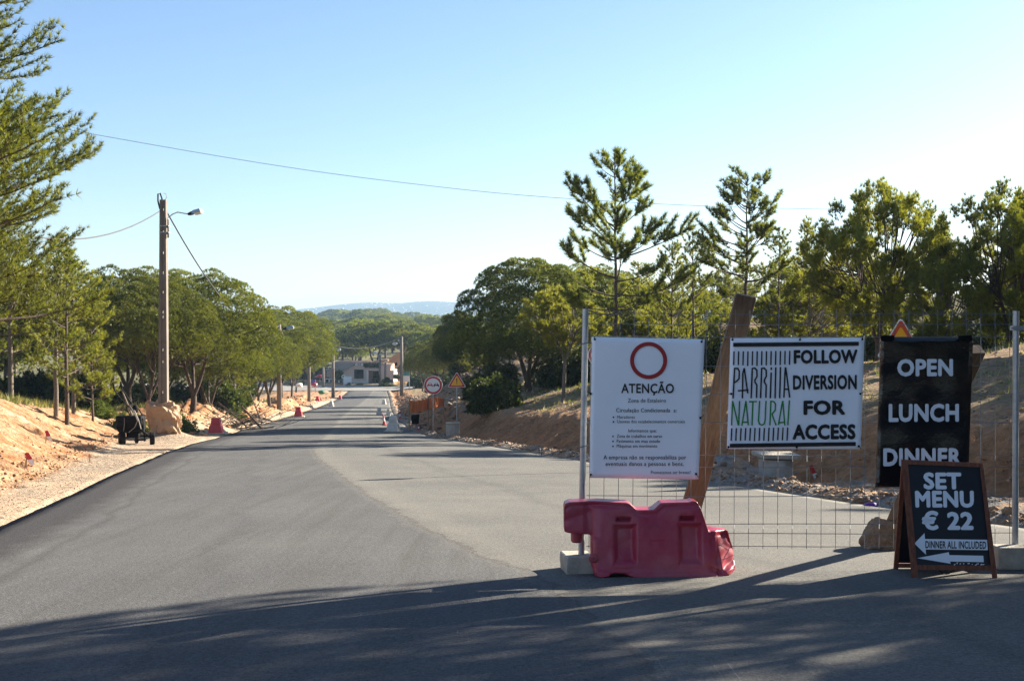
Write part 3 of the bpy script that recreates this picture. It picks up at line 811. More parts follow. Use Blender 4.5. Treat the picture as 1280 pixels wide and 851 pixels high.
# left side
tree('big', -13.1, 24.5, 1.0, .4, 'large maritime pine with long drooping boughs reaching in from the left edge', gL_)
tree('big', -14.3, 27.5, .8, 3.6, 'maritime pine whose low boughs hang over the left bank', gL_)
tree('big', -21.5, 33, .95, 2.2, 'tall maritime pine just behind the large one at the left edge', gL_)
tree_px('wood1', 14, 262, 44, 8.9, 1.0, 'pine with one dark straight trunk nearest the left edge of the wood', gL_)
tree_px('wood1', 70, 286, 45, 8.9, 3.1, 'slender pine on the left verge, dark trunk of a close pair', gL_)
tree_px('young2', 84, 312, 43, 7.3, 4.4, 'slim pale-trunked pine, right one of the close pair on the left verge', gL_)
tree_px('wood1', 92, 318, 50, 8.9, 5.3, 'pine just behind the close pair on the left verge', gL_)
tree_px('young2', -30, 300, 40, 7.3, 2.0, 'leafy pine at the left edge below the long boughs', gL_)
tree_px('young1', 116, 372, 50, 6.2, 1.7, 'low pine with a thin reddish trunk left of the umbrella pines', gL_)
tree_px('stone1', 163, 338, 64, 7.75, .3, 'dense umbrella pine left of the tall concrete pole', gL_, w=1.0)
tree_px('stone2', 186, 352, 60, 6.95, 1.9, 'umbrella pine with twin dark stems just left of the concrete pole', gL_, w=.9)
tree_px('stone1', 240, 342, 66, 7.75, 2.6, 'broad umbrella pine spreading right of the tall concrete pole', gL_)
tree_px('stone2', 262, 398, 72, 6.95, 4.6, 'umbrella pine sloping down at the right end of the broad crowns', gL_, w=1.1)
tree_px('stone1', 322, 384, 122, 8.6, .5, 'dark pine rising behind the second lamp pole', gL_)
tree_px('stone2', 338, 400, 113, 6.95, 3.3, 'umbrella pine with forked pale trunk left of the second lamp pole', gL_, w=1.1)
tree_px('stone1', 352, 386, 128, 7.75, 5.2, 'umbrella pine behind the second lamp pole', gL_)
tree_px('stone2', 364, 412, 164, 6.95, .9, 'small umbrella pine by the third lamp pole', gL_, w=.85)
tree_px('stone1', 370, 426, 205, 7.75, 2.1, 'umbrella pine just beyond the third lamp pole', gL_, w=.8)
tree_px('stone2', 296, 408, 88, 6.95, 2.1, 'low umbrella pine above the pile of cut branches', gL_, w=1.1)
rng = np.random.default_rng(77)
wl_lab = 'pine in the dark depth of the left wood'
for k in range(26):
    px = rng.uniform(-260, 330); Y = rng.uniform(58, 105)
    if px > 130: Y = rng.uniform(76, 120)
    kind = ['wood1', 'stone2', 'far2', 'far3'][k % 4]
    h0 = {'wood1': 8.9, 'stone2': 6.95, 'far2': 8.6, 'far3': 9.2}[kind]
    tree_px(kind, px, np.interp(px, [-200, 0, 150, 320], [300, 335, 378, 412]) + rng.uniform(-4, 25), Y, h0, rng.uniform(0, 6), wl_lab, gL_, w=1.15)
for k in range(22):
    px = rng.uniform(-120, 330); Y = rng.uniform(54, 70) if px < 150 else rng.uniform(72, 90)
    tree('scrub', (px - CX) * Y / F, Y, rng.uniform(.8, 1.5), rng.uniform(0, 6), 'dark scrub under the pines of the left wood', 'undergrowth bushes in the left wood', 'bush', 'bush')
for px, Y, s in ((172, 53, .75), (150, 52, .6), (228, 56, .9), (215, 53, .55), (128, 54, .7)):
    tree('bush1', (px - CX) * Y / F, Y, s, px, {172: 'bright green bush between the cart and the concrete pole', 150: 'low green bush behind the black cart', 228: 'bright green bush right of the concrete pole foot', 215: 'small green bush directly behind the concrete pole', 128: 'green bush under the thin reddish pine trunk'}[px], None, 'bush', 'bush')

# right side
tree_px('stoneround', 662, 322, 66, 7.65, .8, 'big dark dome-shaped umbrella pine right of the warning signs', gR, w=1.02)
tree_px('stone1', 735, 334, 74, 7.75, 2.9, 'umbrella pine with sunlit top behind the fence\'s left post', gR, w=.95)
tree_px('stoneround', 575, 388, 96, 7.65, 2.4, 'dark round pine left of and beyond the big dome-shaped pine', gR, w=.75)
tree_px('young1', 600, 410, 82, 6.2, 1.1, 'dark bushy pine in the shade of the big dome-shaped pine', gR, w=1.3)
tree_px('round4', 703, 352, 49, 4.9, 1.4, 'small pale-green pine with slim bare trunk beside the fence post', gR)
tree_px('tall1', 768, 190, 45, 8.65, 2.0, 'tall sparse pine with layered branches rising above the sign reading ATENÇÃO', gR, w=.9)
tree_px('tall2', 930, 219, 47, 7.65, .4, 'tall slim pine with round top above the leaning plank', gR, w=1.0)
tree_px('young2', 868, 290, 48, 7.3, 2.2, 'thin pine between the two tall ones, left of the leaning plank', gR, w=.8)
tree_px('young1', 838, 300, 52, 6.2, 3.9, 'short pine right of the tallest sparse pine', gR, w=.8)
tree_px('young2', 972, 285, 47, 7.3, 5.2, 'yellowish pine right of the slim round-topped one', gR, w=.9)
tree_px('round1', 1097, 236, 40, 6.0, 2.5, 'round open-crowned pine above the black sign', gR, w=.92)
tree_px('round3', 1178, 330, 37, 4.9, .5, 'low bright-green pine between the round pine and the right-hand post', gR, w=1.1)
tree_px('round2', 1262, 234, 38, 6.55, 4.0, 'dense dark pine above the fence\'s right post', gR, w=.95)
tree_px('round2', 1345, 215, 40, 6.55, 1.0, 'large dark pine cut off by the right edge', gR)
tree_px('young1', 800, 345, 56, 6.2, .9, 'yellow-green pine behind the trunk of the tallest sparse pine', gR)
tree_px('round3', 1020, 330, 50, 4.9, 3.0, 'pale green pine left of the round open-crowned one', gR, w=1.2)
for k in range(52):
    px = rng.uniform(735, 1500); Y = rng.uniform(52, 105)
    kind = ['young1', 'round3', 'round1', 'young2'][k % 4]
    h0 = {'young1': 6.2, 'round3': 4.9, 'round1': 6.0, 'young2': 7.3}[kind]
    tree_px(kind, px, rng.uniform(325, 375) if Y > 62 else rng.uniform(350, 395), Y, h0, rng.uniform(0, 6), 'pine in the sunlit depth of the right wood', gR, w=1.2)
for k in range(30):
    px = rng.uniform(600, 1450); Y = rng.uniform(50, 76)
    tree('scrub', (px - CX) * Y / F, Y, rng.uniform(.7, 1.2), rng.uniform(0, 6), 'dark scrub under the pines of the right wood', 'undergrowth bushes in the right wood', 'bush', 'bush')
tree('bush1', (613 - CX) * 58 / F, 58, 1.0, 1.0, 'bright green bush at the foot of the big dome-shaped pine', None, 'bush', 'bush')
tree('bush2', (634 - CX) * 54 / F, 54, 1.0, 2.0, 'small pale grey-green bush on the right bank', None, 'bush', 'bush')
for px, py, Y, s in ((596, 478, 72, .9),):
    tree('scrub', (px - CX) * Y / F, Y, s, px, 'dark scrub on the bank beyond the warning signs', 'undergrowth bushes in the right wood', 'bush', 'bush')
for px, py, Y, k_, w_, lab in ((548, 424, 150, 'stone2', 1.1, 'low dark pine on the far bank right of the green signboards'), (572, 414, 128, 'stone1', 1.0, 'dark pine on the far right bank behind the round road sign'), (528, 436, 196, 'stone2', 1.0, 'small round pine immediately right of the green signboards'), (600, 420, 112, 'stoneround', .9, 'dark pine on the far right bank behind the yellow triangle')):
    tree_px(k_, px, py, Y, {'stone1': 7.75, 'stone2': 6.95, 'stoneround': 7.65}[k_], px * .3, lab, gR, w=w_)
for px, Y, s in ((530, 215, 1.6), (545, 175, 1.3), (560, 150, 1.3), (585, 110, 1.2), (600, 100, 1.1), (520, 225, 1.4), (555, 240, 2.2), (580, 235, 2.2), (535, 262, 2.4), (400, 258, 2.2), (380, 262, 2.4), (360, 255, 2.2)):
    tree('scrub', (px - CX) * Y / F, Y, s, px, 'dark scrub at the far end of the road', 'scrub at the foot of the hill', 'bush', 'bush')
# unseen trees on the right casting shadows; those near camera added to block skylight
for i, (X, Y, kind, s, *zz_) in enumerate(((10.6, 12.7, 'stone2', .88, 1.5), (13.2, 15.6, 'young2', .6, 1.2), (18.9, 14.6, 'round2', 1.1), (14.0, 12.3, 'round1', .85), (20.6, 10.4, 'stone1', 1.0), (24.6, 20, 'tall1', 1.2), (19, 30.5, 'round1', 1.0), (24.5, 34, 'round2', 1.0), (22.5, 27.5, 'young2', 1.0), (29, 37, 'stone2', 1.1), (31, 31, 'round2', 1.1), (17.5, 26, 'young1', .8), (9.5, 1.5, 'round2', 1.1), (13.5, 3.5, 'stone2', 1.2), (11, -5, 'stone1', 1.1), (17, 5.5, 'stoneround', 1.2), (8, -11, 'round2', 1.2), (12.5, 7.6, 'round1', 1.0))):
    tree(kind, X, Y, s, i * 1.3, 'pine outside the frame on the right, throwing shade on the near road', 'pines shading the near road', sz=zz_[0] if zz_ else None)

# valley
vl_ = [(470, 405, 262, 'far1', 'broad dark umbrella pine above the restaurant roof', 1.25), (512, 408, 250, 'far1', 'umbrella pine behind the green signboards', 1.1),
       (428, 420, 270, 'far2', 'umbrella pine left above the restaurant roof', 1.2), (452, 398, 300, 'far3', 'taller open pine behind the restaurant', 1.2),
       (400, 418, 290, 'far1', 'umbrella pine left of the restaurant', 1.0), (545, 412, 240, 'far2', 'pine right of the green signboards', 1.1), (392, 424, 236, 'far2', 'round pine by the junction, left of the restaurant', .8), (530, 440, 236, 'far2', 'low round tree right of the green signboards', .9), (375, 428, 236, 'far1', 'spreading pine left of the junction', .9)]
for px, py, Y, kind, lab, w in vl_:
    tree_px(kind, px, py, Y, {'far1': 8.0, 'far2': 8.6, 'far3': 9.3}[kind], px * .1, lab, gV, w=w)
for k in range(130):
    Y = 290 + 620 * (k / 130) ** 1.2
    px = rng.uniform(290, 660) if k % 6 else rng.uniform(-200, 1400)
    kind = ['far1', 'far2', 'far1', 'far3'][k % 4]
    h = rng.uniform(8, 11.5); X = (px - CX) * Y / F
    g_ = gz(X, Y)
    ytop = np.interp(Y, [290, 420, 600, 900], [412, 400, 393, 388]) + rng.uniform(-5, 9)
    top = H - (ytop - CY) * Y / F
    h0 = {'far1': 8.0, 'far2': 8.6, 'far3': 9.3}[kind]
    s = max(.7, (top - g_) / h0)
    tree(kind, X, Y, s * rng.uniform(.9, 1.2), rng.uniform(0, 6), 'distant pine among the valley pines below the blue hills', gV, sz=s)
# the far wood that reads as one mass
n = 3800
Y = rng.uniform(900, 2900, n); X = rng.uniform(-.62, .62, n) * Y
V0 = unit(rng.normal(size=(9, 3)))
pos = np.stack([X, Y, hgt(X, Y) + rng.uniform(5, 8, n) + np.clip((Y - 900) / 500, 0, 2)], 1)
Vf, Ff, Cf = needles(np.repeat(pos, 16, 0) + rng.normal(size=(n * 16, 3)) * np.array([4.5, 4.5, 2.0]), unit(rng.normal(size=(n * 16, 3)) + np.array([0, 0, .5])), rng, 2, 3.2, 2.2, .9, MIDG, .4, .2)
o = link('far_wood', np_mesh('far_wood', Vf, Ff, M['needles'], False, Cf)); tag(o, 'far-off pine wood covering the plain below the hills', 'wood', kind='stuff')

# ---------------------------------------------------------------- lettering
def text_pts(s, bold=.0, font_scale=1.0):
    c = bpy.data.curves.new('t', 'FONT'); c.body = s; c.offset = bold; c.resolution_u = 3; c.space_character = 1.06
    o = bpy.data.objects.new('t', c); COL.objects.link(o)
    dg = bpy.context.evaluated_depsgraph_get(); dg.update()
    me = bpy.data.meshes.new_from_object(o.evaluated_get(dg))
    n = len(me.vertices); co = np.zeros(n * 3); me.vertices.foreach_get('co', co); co = co.reshape(-1, 3)[:, :2]
    fs = [tuple(p.vertices) for p in me.polygons]
    bpy.data.objects.remove(o); bpy.data.curves.remove(c); bpy.data.meshes.remove(me)
    return co, fs
CAP = text_pts('H')[0][:, 1].max()
def lettering(parent, pf, s, x0, x1, base, cap, mt, bold=.0, slope=0.0, off=.006, lean=0.0, name='lettering', label=None):
    """text between photo columns x0..x1 on baseline row `base`, laid 1 mm proud of the plane pf"""
    co, fs = text_pts(s)
    a, b = co[:, 0].min(), co[:, 0].max()
    nc = 1 if bold < .003 else (3 if bold < .015 else 9)
    sx = (x1 - x0) / (b - a + 2 * bold); sy = cap / (CAP + (2 * bold if nc == 9 else 0))
    mb = MB()
    for k in range(nc):
        ang = 2 * math.pi * k / 8; r_ = bold if k < 8 else 0
        dx, dy = (r_ * math.cos(ang), r_ * math.sin(ang)) if nc == 9 else ((k - 1) * bold, 0)
        px = x0 + (co[:, 0] - a + bold + dx) * sx; py = base - (co[:, 1] + dy + (bold if nc == 9 else 0)) * sy
        py = py + slope * (px - x0); px = px + lean * (base - py)
        mb.add([pf(x, y, off + k * .00006) for x, y in zip(px, py)], fs, 0)
    o = mb.obj(name, M[mt], parent)
    if label: o['label'] = label
    return o
def flat(pf, pts, off=.005):
    return [pf(x, y, off) for x, y in pts]
def poly(parent, name, pf, pts, mt, off=.005):
    mb = MB(); v = flat(pf, pts, off); mb.add(v, [tuple(range(len(v)))]); return mb.obj(name, M[mt], parent)
def stroke(mb, pf, pts, w, off=.0065):
    for (ax, ay), (bx, by) in zip(pts[:-1], pts[1:]):
        d = Vector((bx - ax, by - ay)); L = d.length
        if L < 1e-6: continue
        d /= L; n = Vector((-d.y, d.x)) * w / 2; e = d * w * .35
        q = [(ax - e.x + n.x, ay - e.y + n.y), (bx + e.x + n.x, by + e.y + n.y), (bx + e.x - n.x, by + e.y - n.y), (ax - e.x - n.x, ay - e.y - n.y)]
        mb.add([pf(x, y, off) for x, y in q], [(0, 1, 2, 3)])
        off += .00002
def ring(mb, pf, cx, cy, r0, r1, n=48, off=.006, sx=1.0):
    vs = []
    for k in range(n):
        a = 2 * math.pi * k / n
        vs += [pf(cx + r0 * sx * math.cos(a), cy + r0 * math.sin(a), off), pf(cx + r1 * sx * math.cos(a), cy + r1 * math.sin(a), off)]
    mb.add(vs, [(2 * k, 2 * k + 1, (2 * k + 3) % (2 * n), (2 * k + 2) % (2 * n)) for k in range(n)])

# ---------------------------------------------------------------- welded mesh fence
fp = plane(9.41, .0712)
fbase = fp(1000, 700)
fence = thing('mesh_fence', 'welded wire mesh fence panel on two galvanised posts, carrying three signs', 'fence', (fbase.x, fbase.y, gz(fbase.x, fbase.y)))
hrows = [392, 405, 420.5, 457, 492.5, 528, 568.5, 583, 619.5, 654, 666, 682]
def kink(py):                                     # folds of the panel, metres towards the camera
    for a, b in ((405, 420.5), (568.5, 583), (654, 666)):
        m_ = (a + b) / 2
        if a - .1 <= py <= b + .1: pass
    return 0
def wire_off(i): return {1: 0, 2: .055, 6: 0, 7: .055, 9: 0, 10: .055, 11: .0}.get(i, 0)
# rows inside a fold stand proud
prow = [386.5, 392, 405, 412, 420.5, 568.5, 576, 583, 654, 660, 666, 682, 685]
poff = [0, 0, 0, .05, 0, 0, .05, 0, 0, .05, 0, 0, 0]
sag_ = lambda px: 1.2 * math.sin((px - 737) / 528 * math.pi) * .6
def off_at(py): return float(np.interp(py, prow, poff))
wl_ = lambda t: 0.0
nv = 30
xs_ = [739 + (1262 - 739) * k / (nv - 1) for k in range(nv)]
for k, x in enumerate(xs_):
    mb = MB(); pts = [fp(x - (py - 392) * .010 * (1 - k / nv), py + sag_(x), off_at(py)) for py in prow]
    mb.tube(pts, .0024, 4)
    mb.obj('vertical_wire', M['wire'], fence)
for i, py in enumerate(hrows):
    mb = MB(); pts = [fp(x, py + sag_(x) + .4 * math.sin(x * .021 + i), off_at(py) + .0) for x in np.linspace(733, 1266, 14)]
    mb.tube(pts, .0027, 4)
    mb.obj('horizontal_wire', M['wire'], fence)
for (xt, yt, xb, yb) in ((732, 386, 726.5, 700), (1270, 388.5, 1269, 690)):
    mb = MB(); a, b = fp(xt, yt), fp(xb, yb)
    mb.tube([b, a], .0245, 14)
    mb.obj('post', M['galv'], fence, smooth=False)
for px, py in ((1271, 410),):
    mb = MB(); c = fp(px, py); mb.box(c, (.085, .07, .035)); mb.tube([c + Vector((-.06, -.03, 0)), c + Vector((.07, -.03, 0))], .007, 6); mb.obj('clamp', M['galv'], fence)
for px, py in ((729, 430), (729, 558)):
    mb = MB(); c = fp(px, py); mb.tube([c + Vector((-.05, -.028, -.01)), c + Vector((.0, -.03, 0.005)), c + Vector((.055, -.02, .01))], .004, 5); mb.obj('wire_tie', M['wire'], fence)

def foot_block(px0, px1, pyt, pyb, Yf, dp, lab, seed, rz=0):
    a, b = P(px0, pyb, Yf), P(px1, pyb, Yf); w = b.x - a.x; h = (pyb - pyt) * Yf / F
    cx = (a.x + b.x) / 2; z0 = gz(cx, Yf + dp / 2)
    mb = MB(); mb.box((cx, Yf + dp / 2, a.z + h / 2), (w, dp, h), R=Matrix.Rotation(rz, 3, 'Z'), taper=.94)
    o = mb.obj('concrete_block', M['blockcon'], None, (cx, Yf + dp / 2, a.z), bevel=.012)
    bm = bmesh.new(); bm.from_mesh(o.data); bmesh.ops.subdivide_edges(bm, edges=bm.edges, cuts=3, use_grid_fill=True)
    for v in bm.verts:
        v.co += Vector((fbm(v.co.x * 9 + seed, v.co.z * 9), fbm(v.co.y * 9, v.co.x * 9 + seed), fbm(v.co.z * 9 + seed, v.co.y * 9))) * .018
    bm.to_mesh(o.data); bm.free()
    tag(o, lab, 'concrete block', 'concrete feet of the fence'); return o
foot_block(705, 743, 697, 722, 9.30, .36, 'chipped concrete foot under the left fence post beside the red barrier', 3, .12)
foot_block(1248, 1318, 685, 712, 9.52, .22, 'concrete foot under the right fence post, cut off by the right edge', 8, .03)

# cable ties and grommets
def ties(parent, pf, pts):
    for x, y, dx, dy in pts:
        mb = MB(); a = pf(x, y, .068); b = pf(x + dx, y + dy, .06); mb.tube([a, (a + b) / 2 + Vector((0, -.006, 0)), b], .0028, 5); mb.lathe(a, [(.009, -.002), (.009, .002)], 8, R=Matrix.Rotation(math.pi / 2, 3, 'X'))
        mb.obj('cable_tie', M['black'], parent)
def sheet(name, lab, cat, quad, th, mt, pf, base, wav=0.0, seed=1, nx=26, ny=26, pw_=0, psd=1):
    """sign sheet: photo-pixel corners TL TR BR BL"""
    root = thing(name, lab, cat, pf(*base, th))
    TL, TR, BR, BL = [np.array(q, float) for q in quad]
    vf = []; vb = []
    for j in range(ny + 1):
        for i in range(nx + 1):
            u, v = i / nx, j / ny
            q = TL * (1 - u) * (1 - v) + TR * u * (1 - v) + BR * u * v + BL * (1 - u) * v
            w = wave(q[0], q[1], pw_, psd) if pw_ else wav * fbm(np.array(u * 2.2 + seed), np.array(v * 2.6), seed, 3) * math.sin(math.pi * min(1, max(0, v))) ** .3
            vf.append(pf(q[0], q[1], .062 + float(w))); vb.append(pf(q[0], q[1], .062 - th + float(w)))
    n = (nx + 1) * (ny + 1); fs = []
    for j in range(ny):
        for i in range(nx):
            a = j * (nx + 1) + i; f = (a, a + 1, a + nx + 2, a + nx + 1); fs.append(f[::-1]); fs.append(tuple(n + k for k in f))
    rim = [i for i in range(nx + 1)] + [j * (nx + 1) + nx for j in range(1, ny + 1)] + [ny * (nx + 1) + i for i in range(nx - 1, -1, -1)] + [j * (nx + 1) for j in range(ny - 1, 0, -1)]
    for a, b in zip(rim, rim[1:] + rim[:1]): fs.append((a, b, n + b, n + a))
    mb = MB(); mb.add(vf + vb, fs); mb.obj('panel', M[mt], root, smooth=True)
    return root

# sign 1
def wave(x, y, A_, sd): return A_ * (float(fbm(np.array(x * .022), np.array(y * .02), sd, 2)) + .35 * float(fbm(np.array(x * .07), np.array(y * .03), sd + 4, 2)))
s1f = lambda x, y, o=0: fp(x, y, .062 + .0012 + o + wave(x, y, .005, 5))
s1 = sheet('notice_board', 'white notice with a red ring headed ATENÇÃO, on the left of the fence', 'sign', ((740, 421), (881, 424), (873, 599), (737, 597)), .004, 'signwhite', fp, (808, 598), pw_=.005, psd=5)
mb = MB(); ring(mb, s1f, 810.8, 450.5, 18.2, 23.2); mb.obj('red_ring', M['signred'], s1)
L1 = [('ATENÇÃO', 776.5, 842.5, 491.2, 11.8, .020), ('Zona de Estaleiro', 784.7, 832.4, 502.7, 4.8, .006), ('Circulação Condicionada  a:', 770.2, 845.8, 515, 4.9, .010),
      ('Moradores', 771.4, 793.4, 522.9, 3.8, .008), ('Utentes dos estabelecimentos comerciais', 771.4, 856, 528.5, 3.8, .008), ('Informamos que:', 785.5, 820.7, 540, 3.9, .008),
      ('Zona de trabalhos em curso', 770.9, 827.7, 546.8, 3.9, .010), ('Pavimento em mau estado', 770.9, 825, 553, 3.9, .010), ('Máquinas em movimento', 770.9, 821.6, 559.1, 3.9, .010),
      ('A empresa não se responsabiliza por', 754.4, 857.8, 573.8, 5.1, .010), ('eventuais danos a pessoas e bens.', 757, 854.8, 581.9, 5.1, .010), ('Prometemos ser breves!', 813.6, 863, 592, 4.0, .006)]
for s, a, b, y, c, bd in L1: lettering(s1, s1f, s, a, b, y, c, 'ink', bd)
mb = MB()
for y in (521.3, 527, 545.2, 551.4, 557.6): ring(mb, s1f, 766.8 - (y > 540) * .6, y, .01, 1.05, 10)
mb.obj('bullet_marks', M['ink'], s1)
ties(s1, fp, ((743.5, 424, -1, -3.5), (877, 427, 1, -4), (738.5, 492, -4, -2), (875.5, 522, 4, -3), (738.5, 593, -1.5, 4), (870, 592, 3, 4)))

# sign 2
s2 = sheet('restaurant_banner', 'white banner reading PARRILLA NATURAL, FOLLOW DIVERSION FOR ACCESS', 'sign', ((913, 422.5), (1080.5, 422), (1076, 561), (908.5, 561)), .004, 'signwhite', fp, (994, 560), pw_=.007, psd=9)
s2f = lambda x, y, o=0: fp(x, y, .062 + .002 + o + wave(x, y, .007, 9))
for (xa, ya, xb_, yb_) in ((916.4, 430.9, 1073.5, 429.5), (912.2, 556.8, 1069.7, 554.6)):
    mb = MB(); n_ = 40; vs_ = []
    for k in range(n_ + 1):
        x = xa + (xb_ - xa) * k / n_; y = ya + (yb_ - ya) * k / n_; vs_ += [s2f(x, y - 2.5, .005), s2f(x, y, .005), s2f(x, y + 2.5, .005)]
    mb.add(vs_, [(3 * k + j, 3 * k + j + 1, 3 * k + j + 4, 3 * k + j + 3) for k in range(n_) for j in (0, 1)]); mb.obj('black_bar', M['ink'], s2)
q2 = lambda x, y: (900 + x / 5.32, 410 + y / 5.32)
mb = MB()
for k in range(13):
    t = [0, 0, 2, 6, 2, 6, 2, 2, 0, 0, 0, -3, -2][k]
    stroke(mb, s2f, [q2(93 + k * 30.9, 158 - k * .3), q2(91 + k * 30.9, 242 + t)], 1.75)
mb.obj('stripes', M['ink'], s2)
mb = MB()
for k in range(13):
    t = [0, 0, 0, -3, 0, 3, 0, 0, 3, 0, -5, -3, -2][k]
    stroke(mb, s2f, [q2(78 + k * 31, 668 - k * .4), q2(74 + k * 31, 745 + t)], 1.75)
mb.obj('stripes', M['ink'], s2)
mb = MB()
R_ = [(215, 268), (232, 266), (245, 280), (246, 320), (233, 345), (233, 358), (245, 380), (243, 460)]
for st in ([(97, 268), (87, 463)], [(97, 268), (118, 268), (128, 285), (127, 335), (112, 352), (96, 362)], [(160, 270), (152, 300), (149, 463)], [(162, 270), (184, 430)], [(122, 416), (186, 412)],
           [(215, 268), (207, 462)], R_, [(277, 266), (270, 462)], [(x + 62, y) for x, y in R_], [(340, 298), (335, 462)], [(341, 264), (341, 275)], [(371, 264), (366, 462)], [(402, 262), (397, 462)],
           [(434, 264), (425, 458)], [(437, 264), (463, 458)], [(437, 406), (457, 405)]):
    stroke(mb, s2f, [q2(*p) for p in st], 1.95)
mb.obj('parrilla_letters', M['ink'], s2)
mb = MB()
for st in ([(83, 487), (77, 643)], [(85, 489), (121, 643)], [(130, 487), (124, 643)], [(172, 487), (146, 645)], [(173, 487), (188, 643)], [(150, 626), (188, 624)], [(196, 489), (243, 488)], [(219, 490), (213, 643)],
           [(263, 486), (256, 615), (263, 638), (280, 644), (295, 634), (300, 612), (306, 486)], [(338, 486), (332, 643)], [(338, 486), (358, 488), (369, 505), (367, 545), (346, 572), (372, 643)],
           [(416, 486), (389, 640)], [(418, 486), (431, 643)], [(394, 628), (431, 625)], [(461, 483), (451, 641)]):
    stroke(mb, s2f, [q2(*p) for p in st], 1.75)
mb.obj('natural_letters', M['inkgreen'], s2)
for s, a, b, y, c, bd in (('FOLLOW', 992.1, 1072, 454.6, 17.2, .045), ('DIVERSION', 991.2, 1071, 487.0, 18.0, .035), ('FOR', 1004.3, 1056.6, 518.5, 18.0, .045), ('ACCESS', 990.6, 1069.5, 549.3, 18.8, .045)):
    lettering(s2, s2f, s, a, b, y, c, 'ink', bd, slope=-.008)
ties(s2, fp, ((915.5, 424.5, 0, -4), (1000, 424.5, 0, -4), (1078, 424, 0, -4), (914, 492, -3.5, 0), (1075.5, 492, 4, -2), (910.5, 558.5, -2, 4), (996, 558.5, 0, 5), (1073.5, 557.5, 3, 4)))

# sign 3
s3 = sheet('menu_banner', 'glossy black banner reading OPEN LUNCH DINNER, on the right of the fence', 'sign', ((1101, 421.5), (1216.5, 422), (1210, 607), (1094, 609)), .003, 'vinyl', fp, (1152, 606), wav=.035, seed=4, nx=20, ny=30)
s3f = lambda x, y, o=0: fp(x, y, .055 + o)
M['letterwhite'] = mat('letterwhite', (.74, .77, .80), .5)
for s, a, b, y, c, bd in (('OPEN', 1121.5, 1191.3, 470.3, 21.5, .042), ('LUNCH', 1110.8, 1198.7, 527.2, 22.5, .042), ('DINNER', 1104, 1201.3, 582.5, 22.5, .042)):
    lettering(s3, lambda x, y_, o=0: fp(x, y_, .080 + o), s, a, b, y, c, 'letterwhite', bd, slope=-.004)
for x in (1109, 1206): poly(s3, 'clip', lambda a, b, o=0: fp(a, b, .084), ((x - 8, 419.5), (x + 9, 419), (x + 9, 425.5), (x - 8, 426)), 'black')

# ---------------------------------------------------------------- leaning timber behind the fence
def timber(p, q, w, d, lab, mt, rz=0.0, nm='plank'):
    p, q = Vector(p), Vector(q); ax = (q - p); L = ax.length
    mb = MB(); mb.box((0, 0, L / 2), (w, d, L))
    me = mb.mesh(nm, M[mt], bevel=.004)
    bm = bmesh.new(); bm.from_mesh(me); bmesh.ops.subdivide_edges(bm, edges=[e for e in bm.edges if e.calc_length() > L * .5], cuts=14)
    for v in bm.verts: v.co.x += .006 * math.sin(v.co.z * 2.3) + .003 * math.sin(v.co.z * 9); v.co.y += .005 * math.sin(v.co.z * 1.9 + 1)
    bm.to_mesh(me); bm.free()
    o = link(nm, me); z = ax.normalized(); x = Vector((math.cos(rz), math.sin(rz), 0)); x = (x - z * x.dot(z)).normalized(); y = z.cross(x)
    o.matrix_world = Matrix.Translation(p) @ Matrix((x, y, z)).transposed().to_4x4()
    return tag(o, lab, 'timber', 'timbers propping the fence')
top = P(933, 369, 9.62); bot = P(843, 698, 10.35); bot.z = gz(bot.x, bot.y) - .02
timber(bot, top, .165, .05, 'broad brown plank leaning behind the fence between the two white signs', 'plank', -.05)
top = P(1218, 436, 9.72); bot = P(1104, 688, 11.1); bot.z = gz(bot.x, bot.y) + .02
timber(bot, top, .15, .11, 'squared timber prop behind the black banner, its foot beside the rough boulder', 'plank', .25)

def rock(name, c, sz, seed, lab, mt='rock', cat='rock', rough=.28, sub=4, group=None, rot=0):
    bm = bmesh.new(); bmesh.ops.create_icosphere(bm, subdivisions=sub, radius=1)
    for v in bm.verts:
        p = v.co.normalized(); a = np.array([p.x * 1.3 + seed, p.x * 4 + seed, p.x * 9]); b = np.array([p.y * 1.3 + p.z, p.y * 4 + p.z * 3, p.y * 9 + p.z * 7])
        n = vnoise(a, b + p.z * np.array([1.1, 3, 6]), seed)
        r = 1 + rough * ((n[0] - .5) * 2.2 + (n[1] - .5) * 1.0 + (n[2] - .5) * .35)
        q = p * r
        for ax in range(3): q[ax] = math.copysign(abs(q[ax]) ** .8, q[ax])
        v.co = Vector((q.x * sz[0], q.y * sz[1], q.z * sz[2]))
    bmesh.ops.rotate(bm, verts=bm.verts, matrix=Matrix.Rotation(rot, 3, 'Y'))
    me = bpy.data.meshes.new(name); bm.to_mesh(me); bm.free(); me.materials.append(M[mt])
    o = link(name, me, None, c); tag(o, lab, cat, group); return o
c = P(1102, 652, 10.9)
rock('boulder', (c.x + .02, c.y, gz(c.x, c.y) + .15), (.17, .17, .20), 5, 'rough brown boulder wedged behind the fence at the foot of the timber prop', rot=.5)

